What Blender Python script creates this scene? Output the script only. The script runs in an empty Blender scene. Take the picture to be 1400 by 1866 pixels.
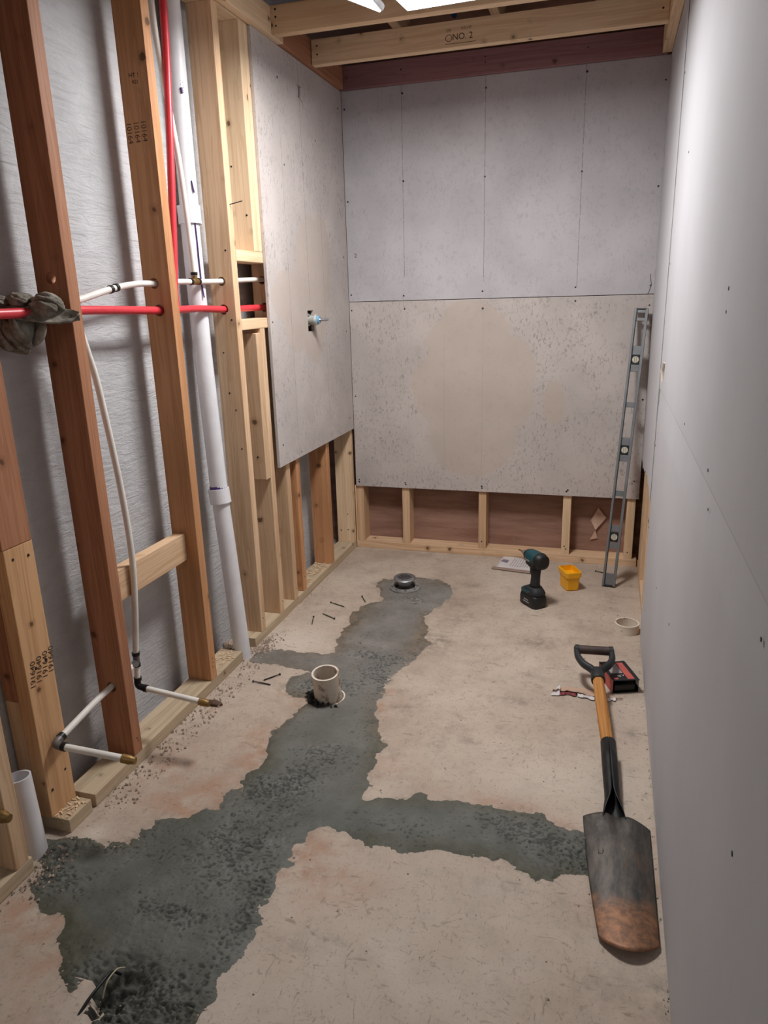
import bpy, bmesh, math, random
import numpy as np
from mathutils import Vector, Matrix
random.seed(4)
# ---------------------------------------------------------------- camera, world, lights, exposure
SC = bpy.context.scene
COL = SC.collection
W, D, T = 1.4011, 3.466, 0.0127
ZT = 2.159           # underside of the ceiling frame
ZB, ZJ = 0.3385, 1.2525
def make_camera():
    p, yw, r, f = 0.286646, 0.298969, -0.0282486, 1325.7676
    fw = Vector((-math.sin(yw)*math.cos(p), math.cos(yw)*math.cos(p), -math.sin(p)))
    rt = Vector((math.cos(yw), math.sin(yw), 0)); up = rt.cross(fw)
    rt2 = math.cos(r)*rt + math.sin(r)*up; up2 = -math.sin(r)*rt + math.cos(r)*up
    cam = bpy.data.cameras.new('camera'); cam.sensor_fit = 'AUTO'; cam.sensor_width = 36
    cam.lens = 36*f/1866; cam.clip_start = .02
    o = bpy.data.objects.new('camera', cam); COL.objects.link(o)
    o.matrix_world = Matrix(((rt2.x, up2.x, -fw.x, 1.22402), (rt2.y, up2.y, -fw.y, 0.0),
                             (rt2.z, up2.z, -fw.z, 1.26986), (0, 0, 0, 1)))
    SC.camera = o
make_camera()
wd = bpy.data.worlds.new('world'); SC.world = wd; wd.use_nodes = True
wd.node_tree.nodes['Background'].inputs[0].default_value = (.75, .82, 1, 1)
wd.node_tree.nodes['Background'].inputs[1].default_value = .10
def area(name, loc, size, power, col, rot=(0, 0, 0), sy=None, spread=None):
    l = bpy.data.lights.new(name, 'AREA'); l.energy = power; l.color = col; l.size = size
    if sy: l.shape = 'RECTANGLE'; l.size_y = sy
    if spread: l.spread = spread
    o = bpy.data.objects.new(name, l); COL.objects.link(o); o.location = loc; o.rotation_euler = rot
    return o
SC.view_settings.view_transform = 'Standard'; SC.view_settings.look = 'None'
SC.view_settings.gamma = 1; SC.view_settings.use_curve_mapping = False
SC.view_settings.exposure = 0.0
# lamp over the shower (its housing is built below) and the room's second lamp behind the camera
LAMP = (.66, 2.24, 2.075)
area('lamp_light', LAMP, .26, 28, (1, .985, .98), (0, 0, 0), .40)
area('rear_lamp_light', (.5, -1.25, 2.08), .30, 6, (1, .96, .93), (0, 0, 0), .30)

# ---------------------------------------------------------------- node helpers
class N:
    def __init__(s, name):
        s.m = bpy.data.materials.new(name); s.m.use_nodes = True; s.t = s.m.node_tree
        s.b = s.t.nodes['Principled BSDF']; s.tc = s.t.nodes.new('ShaderNodeTexCoord')
    def node(s, typ, **k):
        n = s.t.nodes.new(typ)
        for a, v in k.items(): setattr(n, a, v)
        return n
    def link(s, a, b): s.t.links.new(a, b)
    def setin(s, sock, v):
        if hasattr(v, 'links') or hasattr(v, 'is_linked'): s.link(v, sock)
        else: sock.default_value = v
    def math(s, op, a, b=None, c=None, clamp=False):
        n = s.node('ShaderNodeMath', operation=op, use_clamp=clamp); s.setin(n.inputs[0], a)
        if b is not None: s.setin(n.inputs[1], b)
        if c is not None: s.setin(n.inputs[2], c)
        return n.outputs[0]
    def vmath(s, op, a, b):
        n = s.node('ShaderNodeVectorMath', operation=op); s.setin(n.inputs[0], a); s.setin(n.inputs[1], b)
        return n.outputs[0]
    def scale(s, v, sc, off=(0, 0, 0)):
        n = s.node('ShaderNodeMapping'); s.link(v, n.inputs[0]); n.inputs['Scale'].default_value = sc
        n.inputs['Location'].default_value = off; return n.outputs[0]
    def noise(s, v, sc=5, det=3, rough=.5, dist=0):
        n = s.node('ShaderNodeTexNoise'); s.link(v, n.inputs['Vector']); n.inputs['Scale'].default_value = sc
        n.inputs['Detail'].default_value = det; n.inputs['Roughness'].default_value = rough
        n.inputs['Distortion'].default_value = dist; return n.outputs[0]
    def ramp(s, f, stops, mode='LINEAR'):
        n = s.node('ShaderNodeValToRGB'); s.link(f, n.inputs[0]); e = n.color_ramp.elements
        n.color_ramp.interpolation = mode
        while len(e) < len(stops): e.new(.5)
        for el, (p, c) in zip(e, stops):
            el.position = p; el.color = c if len(c) == 4 else (*c, 1)
        return n.outputs[0]
    def step(s, f, a, b):        # smooth 0..1 between a and b
        n = s.node('ShaderNodeMapRange', interpolation_type='SMOOTHSTEP'); s.link(f, n.inputs[0])
        n.inputs[1].default_value = a; n.inputs[2].default_value = b; return n.outputs[0]
    def mix(s, f, a, b, mode='MIX'):
        n = s.node('ShaderNodeMix', data_type='RGBA', blend_type=mode); s.setin(n.inputs[0], f)
        for i, v in ((6, a), (7, b)):
            if isinstance(v, tuple): v = v if len(v) == 4 else (*v, 1)
            s.setin(n.inputs[i], v)
        return n.outputs[2]
    def bump(s, h, strength=.3, dist=.002, prev=None):
        n = s.node('ShaderNodeBump'); s.link(h, n.inputs['Height']); n.inputs['Strength'].default_value = strength
        n.inputs['Distance'].default_value = dist
        if prev: s.link(prev, n.inputs['Normal'])
        s.link(n.outputs[0], s.b.inputs['Normal']); return n.outputs[0]
    def done(s, col=None, rough=None, metal=None, spec=None):
        if col is not None:
            if isinstance(col, tuple): s.b.inputs['Base Color'].default_value = (*col[:3], 1)
            else: s.link(col, s.b.inputs['Base Color'])
        if rough is not None: s.setin(s.b.inputs['Roughness'], rough)
        if metal is not None: s.setin(s.b.inputs['Metallic'], metal)
        if spec is not None: s.b.inputs['Specular IOR Level'].default_value = spec
        return s.m
def rgb(r, g, b):
    f = lambda c: (c/255/12.92) if c/255 <= .04045 else ((c/255+.055)/1.055)**2.4
    return (f(r), f(g), f(b))
def plain(name, col, rough=.5, metal=0, bump=0, bs=200, var=.12, spec=None):
    n = N(name); nz = n.noise(n.tc.outputs['Object'], 18, 4, .6)
    c = n.mix(n.step(nz, .3, .7), tuple(x*(1-var) for x in col), tuple(min(1, x*(1+var)) for x in col))
    if bump: n.bump(n.noise(n.tc.outputs['Object'], bs, 3), bump, .001)
    return n.done(c, rough, metal, spec)
def wood(name, light, dark, knot=(.10, .045, .018), knots=.105, grain=1.0, red=None):
    n = N(name); oi = n.node('ShaderNodeObjectInfo')
    off = n.vmath('MULTIPLY', oi.outputs['Random'], (37, 53, 71))
    co = n.vmath('ADD', n.tc.outputs['Object'], off)
    warp = n.noise(n.scale(co, (4, 4, 1.2)), 1, 2)
    co2 = n.vmath('ADD', co, n.vmath('MULTIPLY', warp, (.05, .05, 0)))
    g1 = n.noise(n.scale(co2, (30, 30, .9)), 1, 4, .6, .4)
    g2 = n.noise(n.scale(co2, (210, 210, 5)), 1, 3, .6)
    rings = n.math('FRACT', n.math('MULTIPLY', g1, 5.0))
    rings = n.step(rings, .1, .95)
    f = n.math('ADD', n.math('MULTIPLY', rings, .22), n.math('ADD', n.math('MULTIPLY', g1, .5), n.math('MULTIPLY', g2, .34)))
    c = n.mix(n.step(f, .30, .92), light, dark)
    big = n.noise(n.scale(co, (3, 3, 1.1)), 1, 2)
    c = n.mix(n.math('MULTIPLY', n.step(big, .45, .75), .45*grain), c, tuple(x*.72 for x in dark))
    if red: c = n.mix(n.math('MULTIPLY', n.step(n.noise(n.scale(co, (6, 6, .6)), 1, 2), .42, .6), .7), c, red)
    v = n.node('ShaderNodeTexVoronoi'); n.link(n.vmath('ADD', co, n.vmath('MULTIPLY', n.noise(co, 60, 2), (.012, .012, .012))), v.inputs['Vector'])
    v.inputs['Scale'].default_value = 10.5
    d = v.outputs['Distance']; sep = n.node('ShaderNodeSeparateColor'); n.link(v.outputs['Color'], sep.inputs[0])
    k = n.math('MULTIPLY', n.step(d, knots*1.25, knots*.8), n.step(sep.outputs[0], .14, .20))
    halo = n.math('MULTIPLY', n.step(d, knots*2.6, knots), n.math('MULTIPLY', n.step(sep.outputs[0], .14, .20), .4))
    c = n.mix(halo, c, tuple((a+b)/2 for a, b in zip(dark, knot)))
    c = n.mix(n.math('MULTIPLY', k, .85), c, knot)
    n.bump(f, .25, .0015)
    return n.done(c, .62, 0, .3)
def obj(name, me, mat, parent=None, loc=None, smooth=False):
    o = bpy.data.objects.new(name, me); COL.objects.link(o)
    if mat and not me.materials: me.materials.append(mat)
    if smooth:
        for p in me.polygons: p.use_smooth = True
        me.set_sharp_from_angle(angle=.9)
    if loc: o.location = loc
    if parent: o.parent = parent
    return o
def tag(o, label=None, cat=None, group=None, kind=None):
    for k, v in (('label', label), ('category', cat), ('group', group), ('kind', kind)):
        if v: o[k] = v
    return o
def empty(name, loc=(0, 0, 0), rot=(0, 0, 0)):
    o = bpy.data.objects.new(name, None); COL.objects.link(o); o.location = loc; o.rotation_euler = rot
    o.empty_display_size = .05; return o
def mesh(name, verts, faces):
    me = bpy.data.meshes.new(name); me.from_pydata([tuple(v) for v in verts], [], faces); me.update(); return me
def box_mesh(name, lo, hi, bev=.0015, seg=1):
    bm = bmesh.new(); bmesh.ops.create_cube(bm, size=1)
    for v in bm.verts:
        for i in range(3): v.co[i] = lo[i] if v.co[i] < 0 else hi[i]
    if bev: bmesh.ops.bevel(bm, geom=bm.edges[:], offset=bev, segments=seg, profile=.6, affect='EDGES', clamp_overlap=True)
    me = bpy.data.meshes.new(name); bm.to_mesh(me); bm.free(); return me
ROT = {'z': Matrix.Identity(4), 'y': Matrix.Rotation(-math.pi/2, 4, 'X'), 'x': Matrix.Rotation(math.pi/2, 4, 'Y')}
def board(name, lo, hi, mat, parent=None, axis='z', bev=.0022, holes=(), rot=None, label=None):
    """a length of lumber; local z runs along the grain. holes: (axis, centre, radius) bored right through"""
    lo, hi = Vector(lo), Vector(hi); c = (lo+hi)/2; h = (hi-lo)/2; R = ROT[axis]
    hl = R.inverted() @ h; hl = Vector([abs(x) for x in hl])
    me = box_mesh(name, -hl, hl, bev, 2)
    M = Matrix.Translation(c) @ (rot if rot else Matrix.Identity(4)) @ R
    o = obj(name, me, mat, parent); o.matrix_world = M
    for ax, ctr, rad in holes: bore(o, ax, ctr, rad)
    if label: o['label'] = label
    return o
def cyl_mesh(name, r, h, seg=24, r2=None):
    bm = bmesh.new(); bmesh.ops.create_cone(bm, cap_ends=True, segments=seg, radius1=r, radius2=r if r2 is None else r2, depth=h)
    me = bpy.data.meshes.new(name); bm.to_mesh(me); bm.free(); return me
def bore(o, ax, ctr, rad, depth=.4):
    c = bpy.data.objects.new('cutter', cyl_mesh('cutter', rad, depth, 20)); COL.objects.link(c)
    c.matrix_world = Matrix.Translation(ctr) @ ROT[ax]
    cut(o, c)
def cut(o, c):
    md = o.modifiers.new('b', 'BOOLEAN'); md.object = c; md.operation = 'DIFFERENCE'; md.solver = 'EXACT'
    bpy.context.view_layer.update()
    dg = bpy.context.evaluated_depsgraph_get()
    me = bpy.data.meshes.new_from_object(o.evaluated_get(dg)); me.name = o.name
    o.modifiers.clear(); o.data = me; bpy.data.objects.remove(c)
def frames(path):
    P = [Vector(p) for p in path]; out = []
    up = Vector((0, 0, 1)) if abs((P[1]-P[0]).normalized().z) < .9 else Vector((1, 0, 0))
    for i, p in enumerate(P):
        t = (P[min(i+1, len(P)-1)]-P[max(i-1, 0)]).normalized()
        s = t.cross(up)
        if s.length < 1e-4: s = t.cross(Vector((0, 1, 0)))
        s.normalize(); u = s.cross(t).normalized(); up = u
        out.append((p, s, u))
    return out
def tube_mesh(name, path, rad, seg=16, cap=True, flat=1.0, hollow=0):
    rad = rad if hasattr(rad, '__len__') else [rad]*len(path)
    vs, fs = [], []
    fr = frames(path)
    if hollow: fr = fr + fr[::-1]; rad = list(rad) + [r-hollow for r in rad[::-1]]
    for (p, s, u), r in zip(fr, rad):
        for k in range(seg):
            a = 2*math.pi*k/seg; vs.append(p + s*math.cos(a)*r + u*math.sin(a)*r*flat)
    n = len(fr)
    for i in range(n-1):
        for k in range(seg):
            fs.append((i*seg+k, i*seg+(k+1) % seg, (i+1)*seg+(k+1) % seg, (i+1)*seg+k))
    if hollow:
        for k in range(seg): fs.append(((n-1)*seg+k, (n-1)*seg+(k+1) % seg, (k+1) % seg, k))
    elif cap:
        fs.append(tuple(range(seg))[::-1]); fs.append(tuple((n-1)*seg+k for k in range(seg)))
    me = mesh(name, vs, fs)
    for p in me.polygons: p.use_smooth = len(p.vertices) == 4
    bm = bmesh.new(); bm.from_mesh(me); bmesh.ops.recalc_face_normals(bm, faces=bm.faces[:]); bm.to_mesh(me); bm.free()
    me.set_sharp_from_angle(angle=.8)
    return me
def tube(name, path, rad, mat, parent=None, **k):
    return obj(name, tube_mesh(name, path, rad, **k), mat, parent)
def smooth_path(pts, n=8):
    P = [Vector(p) for p in pts]; P = [2*P[0]-P[1]] + P + [2*P[-1]-P[-2]]; out = []
    for i in range(1, len(P)-2):
        for k in range(n):
            t = k/n; a, b, c, d = P[i-1], P[i], P[i+1], P[i+2]
            out.append(.5*((2*b)+(c-a)*t+(2*a-5*b+4*c-d)*t*t+(3*b-a-3*c+d)*t**3))
    out.append(P[-2]); return out
def loft_mesh(name, rings, cap=True, smooth=True):
    n = len(rings[0]); vs = [v for r in rings for v in r]; fs = []
    for i in range(len(rings)-1):
        for k in range(n): fs.append((i*n+k, i*n+(k+1) % n, (i+1)*n+(k+1) % n, (i+1)*n+k))
    if cap: fs.append(tuple(range(n))[::-1]); fs.append(tuple((len(rings)-1)*n+k for k in range(n)))
    me = mesh(name, vs, fs)
    bm = bmesh.new(); bm.from_mesh(me); bmesh.ops.recalc_face_normals(bm, faces=bm.faces[:]); bm.to_mesh(me); bm.free()
    for p in me.polygons: p.use_smooth = smooth and len(p.vertices) == 4
    return me
def text_mesh(txt, size):
    cu = bpy.data.curves.new('lettering', 'FONT'); cu.body = txt; cu.size = size; cu.align_x = 'CENTER'; cu.align_y = 'CENTER'
    o = bpy.data.objects.new('lettering', cu); COL.objects.link(o); bpy.context.view_layer.update()
    me = bpy.data.meshes.new_from_object(o.evaluated_get(bpy.context.evaluated_depsgraph_get()))
    bpy.data.objects.remove(o); me.name = 'lettering'; me.materials.clear(); return me
def keep_parent(o, parent):       # parent o while keeping its world place
    bpy.context.view_layer.update(); mw = o.matrix_world.copy(); o.parent = parent
    o.matrix_parent_inverse = parent.matrix_world.inverted(); o.matrix_world = mw
def lettering(txt, size, loc, xdir, ydir, mat, parent, name='lettering'):
    o = obj(name, text_mesh(txt, size), mat)
    x = Vector(xdir).normalized(); y = Vector(ydir).normalized(); z = x.cross(y)
    M = Matrix((x, y, z)).transposed().to_4x4(); M.translation = Vector(loc); o.matrix_world = M
    keep_parent(o, parent); return o
def hash2(ix, iy, s):
    h = np.sin(ix*127.1+iy*311.7+s*74.7)*43758.5453; return h-np.floor(h)
def vnoise(x, y, f, s=0):
    x = x*f; y = y*f; ix = np.floor(x); iy = np.floor(y); fx = x-ix; fy = y-iy
    fx = fx*fx*(3-2*fx); fy = fy*fy*(3-2*fy)
    a, b, c, d = hash2(ix, iy, s), hash2(ix+1, iy, s), hash2(ix, iy+1, s), hash2(ix+1, iy+1, s)
    return a*(1-fx)*(1-fy)+b*fx*(1-fy)+c*(1-fx)*fy+d*fx*fy

# ---------------------------------------------------------------- materials
pale = wood('pale pine', rgb(222, 190, 156), rgb(190, 150, 112))
pale2 = wood('creamy pine', rgb(232, 204, 170), rgb(206, 170, 130), knots=.085)
tan = wood('orange fir', rgb(206, 154, 110), rgb(172, 118, 78), knots=.10)
redf = wood('reddish fir', rgb(178, 126, 94), rgb(142, 92, 66), knots=.09)
treated = wood('treated pine', rgb(198, 178, 150), rgb(166, 146, 118), knots=.07)
maroon = wood('red stained fir', rgb(150, 110, 112), rgb(124, 86, 90), knots=.08)
gold = wood('golden pine', rgb(214, 170, 126), rgb(184, 136, 94), knots=.07)
INK = plain('brown stamp ink', rgb(70, 48, 38), .8)
PENC = plain('graphite', rgb(60, 60, 62), .6)
def ellipses(n, a, b, lst, soft=.03, amp=.06, nz=None):
    """mask of overlapping round wet patches on the sheet, centres and radii in metres"""
    tot = None
    for ca, cb, ra, rb in lst:
        da = n.math('DIVIDE', n.math('SUBTRACT', a, ca), ra); db = n.math('DIVIDE', n.math('SUBTRACT', b, cb), rb)
        d = n.math('SUBTRACT', 1.0, n.math('SQRT', n.math('ADD', n.math('MULTIPLY', da, da), n.math('MULTIPLY', db, db))))
        tot = d if tot is None else n.math('MAXIMUM', tot, d)
    tot = n.math('ADD', tot, n.math('MULTIPLY', n.math('SUBTRACT', nz, .5), amp*13))
    return n.step(tot, -soft, soft)
def cement_mat(name, base, axis, lines=(), stains=(), speck=1.0, rose=None):
    n = N(name); geo = n.node('ShaderNodeNewGeometry'); co = geo.outputs['Position']
    sp = n.node('ShaderNodeSeparateXYZ'); n.link(co, sp.inputs[0])
    a = sp.outputs[0] if axis == 'x' else sp.outputs[1]; z = sp.outputs[2]
    c = n.mix(n.step(n.noise(co, 3.5, 5, .6), .35, .68), tuple(x*.90 for x in base), tuple(min(1, x*1.06) for x in base))
    mid = n.noise(co, 28, 4, .7)
    c = n.mix(n.math('MULTIPLY', n.step(mid, .48, .72), .26), c, tuple(x*.55 for x in base))
    nz = n.math('ADD', n.math('MULTIPLY', n.noise(co, 7, 6, .7), .6), n.math('MULTIPLY', n.noise(co, 26, 5, .75), .4))
    st = ellipses(n, a, z, stains, nz=nz) if stains else None
    sk = n.scale(co, (120, 120, 55))
    spk = n.step(n.noise(sk, 1, 3, .6, .8), .555, .64)
    spk = n.math('MULTIPLY', spk, n.step(n.noise(co, 6, 4, .65), .34, .56))
    if st is not None: spk = n.math('MULTIPLY', spk, n.math('SUBTRACT', 1.0, n.math('MULTIPLY', st, .85)))
    c = n.mix(n.math('MULTIPLY', spk, .62*speck), c, tuple(x*.42 for x in base))
    if st is not None: c = n.mix(n.math('MULTIPLY', st, n.math('ADD', .28, n.math('MULTIPLY', n.noise(co, 6, 4, .6), .30))), c, rgb(180, 163, 147))
    for p, z0, z1, wdt, st_ in lines:
        m = n.math('MULTIPLY', n.step(n.math('ABSOLUTE', n.math('SUBTRACT', a, p)), wdt*1.6, wdt*.5),
                   n.math('MULTIPLY', n.step(z, z0-.004, z0+.004), n.step(z, z1+.004, z1-.004)))
        m = n.math('MULTIPLY', m, n.step(n.noise(n.scale(co, (1, 1, 30)), 3, 2), .25, .5))
        c = n.mix(n.math('MULTIPLY', m, st_), c, rgb(74, 72, 74))
    n.bump(n.noise(co, 160, 4, .6), .12, .0008)
    return n.done(c, .85, 0, .2)
BUP = cement_mat('cement board upper', rgb(184, 180, 183), 'x',
    [(.293, 1.36, 2.16, .0009, .75), (.664, 1.33, 2.16, .0009, .8), (1.076, 1.29, 2.16, .0009, .75)], speck=.35)
BLO = cement_mat('cement board lower', rgb(188, 179, 174), 'x',
    [(.664, .34, 1.2, .0007, .28), (.30, .34, 1.25, .0007, .15), (.48, .34, 1.1, .0006, .25)],
    [(.60, 1.04, .20, .20), (.62, .80, .29, .20), (.47, .86, .15, .16), (.78, .92, .13, .17), (.62, .62, .22, .20), (1.0, .78, .05, .10), (.60, 1.16, .14, .09)])
BLE = cement_mat('cement board left', rgb(190, 181, 177), 'y',
    [(2.756, .64, 1.9, .0009, .55), (2.958, 1.25, 2.16, .0011, .6), (3.13, .66, 1.7, .0010, .5), (2.86, 1.22, 1.75, .0007, .25)],
    [(2.98, 1.30, .17, .30), (2.80, 1.22, .12, .16), (3.12, 1.42, .10, .20), (2.74, 1.28, .16, .10)], speck=.8)
def drywall_mat():
    n = N('grey drywall paper'); co = n.tc.outputs['Object']
    base = rgb(186, 185, 188)
    c = n.mix(n.step(n.noise(co, 2.2, 4, .6), .35, .7), tuple(x*.94 for x in base), base)
    c = n.mix(n.math('MULTIPLY', n.step(n.noise(n.scale(co, (1, 1, .12)), 40, 3, .5), .5, .75), .10), c, tuple(x*.78 for x in base))
    sm = n.math('MULTIPLY', n.step(n.noise(co, 7, 5, .7), .66, .74), .25)
    c = n.mix(sm, c, tuple(x*.72 for x in base))
    n.bump(n.noise(n.scale(co, (1, 1, .3)), 300, 3), .05, .0006)
    return n.done(c, .8, 0, .25)
DRY = drywall_mat()
SEAMSHADE = plain('seam shadow edge', rgb(160, 157, 157), .9)  # darker grey painting the seam's shadow onto the far sheet's end
CORE = plain('gypsum core', rgb(196, 192, 182), .9)
def parge_mat():
    n = N('parged foundation'); co = n.tc.outputs['Object']
    base = rgb(196, 196, 198)
    c = n.mix(n.step(n.noise(co, 4, 5, .62), .3, .7), tuple(x*.80 for x in base), base)
    h1 = n.noise(n.scale(co, (1, 12, 60)), 1, 6, .65, 1.2)
    h2 = n.noise(co, 70, 5, .7)
    st = n.math('MULTIPLY', n.step(n.noise(n.scale(co, (1, 8, 42)), 1, 3, .6, .8), .56, .66), .16)
    c = n.mix(st, c, tuple(x*.55 for x in base))
    p = n.bump(h1, .8, .006); n.bump(h2, .45, .003, p)
    return n.done(c, .9, 0, .2)
PARGE = parge_mat()
def floor_mat():
    n = N('concrete slab'); co = n.tc.outputs['Object']
    at = n.node('ShaderNodeAttribute', attribute_name='stain')
    s = n.node('ShaderNodeSeparateColor'); n.link(at.outputs['Color'], s.inputs[0])
    base = rgb(186, 168, 152)
    c = n.mix(n.step(n.noise(co, 2.6, 6, .62), .30, .70), rgb(168, 150, 134), rgb(192, 176, 160))
    c = n.mix(n.math('MULTIPLY', n.step(n.noise(co, 9, 6, .7), .45, .72), .50), c, rgb(146, 130, 118))
    c = n.mix(n.math('MULTIPLY', n.step(n.noise(co, 45, 4, .7), .5, .75), .35), c, rgb(140, 124, 110))
    # rusty and wet staining, carried by the slab's own attribute
    c = n.mix(n.math('MULTIPLY', s.outputs[0], n.math('MULTIPLY', n.step(n.noise(co, 14, 5, .6), .36, .66), .85)), c, rgb(168, 130, 106))
    c = n.mix(n.math('MULTIPLY', s.outputs[1], n.step(n.noise(co, 26, 5, .7), .38, .62)), c, rgb(92, 88, 80))
    c = n.mix(n.math('MULTIPLY', s.outputs[2], .8), c, rgb(206, 194, 180))
    # fine trowel scratches and grit
    sc = n.math('MULTIPLY', n.step(n.noise(n.scale(co, (60, 18, 1)), 1, 5, .7, 2.5), .585, .67), .45)
    c = n.mix(sc, c, rgb(112, 97, 85))
    sc2 = n.math('MULTIPLY', n.step(n.noise(n.scale(co, (16, 34, 1)), 1, 6, .75, 1.8), .56, .68), .55)
    gr = n.math('MULTIPLY', n.step(n.noise(co, 120, 4, .75), .58, .68), .5)
    c = n.mix(gr, c, rgb(122, 108, 96))
    c = n.mix(sc2, c, rgb(120, 104, 90))
    v = n.node('ShaderNodeTexVoronoi'); n.link(co, v.inputs['Vector']); v.inputs['Scale'].default_value = 34
    sp2 = n.node('ShaderNodeSeparateColor'); n.link(v.outputs['Color'], sp2.inputs[0])
    d = n.math('MULTIPLY', n.step(v.outputs['Distance'], .11, .06), n.step(sp2.outputs[0], .80, .84))
    c = n.mix(n.math('MULTIPLY', d, .85), c, rgb(60, 52, 46))
    v2 = n.node('ShaderNodeTexVoronoi', feature='DISTANCE_TO_EDGE'); n.link(n.vmath('ADD', co, n.vmath('MULTIPLY', n.noise(co, 5, 4, .6), (.5, .5, 0))), v2.inputs['Vector'])
    v2.inputs['Scale'].default_value = 1.1
    cr = n.math('MULTIPLY', n.step(v2.outputs[0], .006, .001), n.step(n.noise(co, 3, 3), .50, .6))
    c = n.mix(n.math('MULTIPLY', cr, .06), c, rgb(84, 72, 64))
    p = n.bump(n.noise(co, 55, 5, .65), .22, .003); n.bump(n.noise(co, 9, 3), .18, .008, p)
    return n.done(c, n.ramp(n.noise(co, 12, 3), [(.3, (.55,)*3), (.7, (.82,)*3)]), 0, .3)
FLOOR = floor_mat()
def mortar_mat():
    n = N('wet mortar'); co = n.tc.outputs['Object']
    at = n.node('ShaderNodeAttribute', attribute_name='wet')
    s = n.node('ShaderNodeSeparateColor'); n.link(at.outputs['Color'], s.inputs[0])
    wet = n.mix(n.step(n.noise(co, 6, 5, .6), .3, .7), rgb(84, 86, 79), rgb(106, 107, 100))
    dry = n.mix(n.step(n.noise(co, 8, 5, .65), .3, .7), rgb(112, 106, 100), rgb(142, 136, 130))
    c = n.mix(s.outputs[0], wet, dry)                               # set further back
    spx = n.node('ShaderNodeSeparateXYZ'); n.link(co, spx.inputs[0]); far = n.step(spx.outputs[1], 1.5, 2.2)
    mar = n.mix(n.step(n.noise(co, 22, 5, .7), .35, .65), n.mix(far, rgb(66, 66, 50), rgb(88, 80, 66)), n.mix(far, rgb(86, 84, 68), rgb(128, 112, 94)))
    c = n.mix(n.math('MULTIPLY', s.outputs[1], .85), c, mar)        # thin margins
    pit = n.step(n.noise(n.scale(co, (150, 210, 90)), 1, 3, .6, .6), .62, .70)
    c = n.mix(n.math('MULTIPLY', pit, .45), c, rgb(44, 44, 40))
    c = n.mix(n.math('MULTIPLY', s.outputs[2], .68), c, rgb(34, 35, 32))  # shade of pits and near hole put into the colour
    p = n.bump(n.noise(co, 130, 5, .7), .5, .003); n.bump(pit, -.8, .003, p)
    return n.done(c, n.ramp(n.noise(co, 20, 3), [(.3, (.45,)*3), (.7, (.75,)*3)]), 0, .35)
MORTAR = mortar_mat()
def backing_mat():
    n = N('brown backing board'); co = n.tc.outputs['Object']
    c = n.mix(n.step(n.noise(n.scale(co, (1.5, 1, 10)), 2, 5, .65), .3, .7), rgb(132, 100, 86), rgb(160, 126, 110))
    c = n.mix(n.math('MULTIPLY', n.step(n.noise(co, 25, 5, .7), .60, .72), .35), c, rgb(176, 150, 136))
    n.bump(n.noise(co, 90, 4), .15, .002)
    return n.done(c, .8, 0, .2)
BACKING = backing_mat()
PVC = plain('white pvc', rgb(220, 219, 222), .32, var=.04, spec=.5)
def dirty_pvc():
    n = N('dirty cream pvc'); co = n.tc.outputs['Object']
    c = n.mix(n.step(n.noise(co, 22, 5, .65), .52, .66), rgb(218, 206, 190), rgb(150, 126, 106))
    c = n.mix(n.step(n.noise(n.scale(co, (60, 60, 25)), 1, 5, .7), .64, .70), c, rgb(96, 76, 62))
    return n.done(c, .5, 0, .4)
PVCD = dirty_pvc()
PEXW = plain('white pex', rgb(228, 224, 216), .38, var=.05)
PEXR = plain('red pex', rgb(212, 58, 68), .36, var=.08)
CRIMP = plain('black crimp', rgb(34, 32, 34), .4, .4)
BRASS = plain('tarnished brass', rgb(150, 120, 76), .45, .8, var=.3)
GREYF = plain('grey fitting', rgb(110, 106, 104), .45, .3)
STEEL = plain('galvanised steel', rgb(170, 172, 176), .35, .9)
SCREWM = plain('dark screw', rgb(46, 44, 46), .5, .5)
NAILG = plain('green deck screw', rgb(58, 66, 50), .5, .3)
PURP = plain('purple primer', rgb(74, 46, 108), .4)
BLACK = plain('black plastic', rgb(22, 23, 24), .5, var=.2, bump=.2)
DARKV = plain('dark void', rgb(14, 13, 13), .9)
TEAL = plain('teal plastic', rgb(20, 68, 76), .45, var=.15)
RUBB = plain('dark grip rubber', rgb(32, 36, 38), .65, var=.2, bump=.4, bs=400)
YEL = plain('yellow plastic', rgb(240, 172, 20), .42, var=.05)
ALU = plain('level grey aluminium', rgb(120, 122, 124), .45, .35, var=.12)
ALUD = plain('level dark edge', rgb(50, 52, 54), .5, .3)
VIALF = plain('vial frame', rgb(20, 20, 21), .5)
VIAL = plain('yellow vial', rgb(198, 192, 172), .25, spec=.7)
PAPER = plain('white paper', rgb(214, 208, 206), .85, var=.05)
KRAFT = plain('brown cardboard', rgb(184, 154, 134), .85, var=.1)

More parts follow.
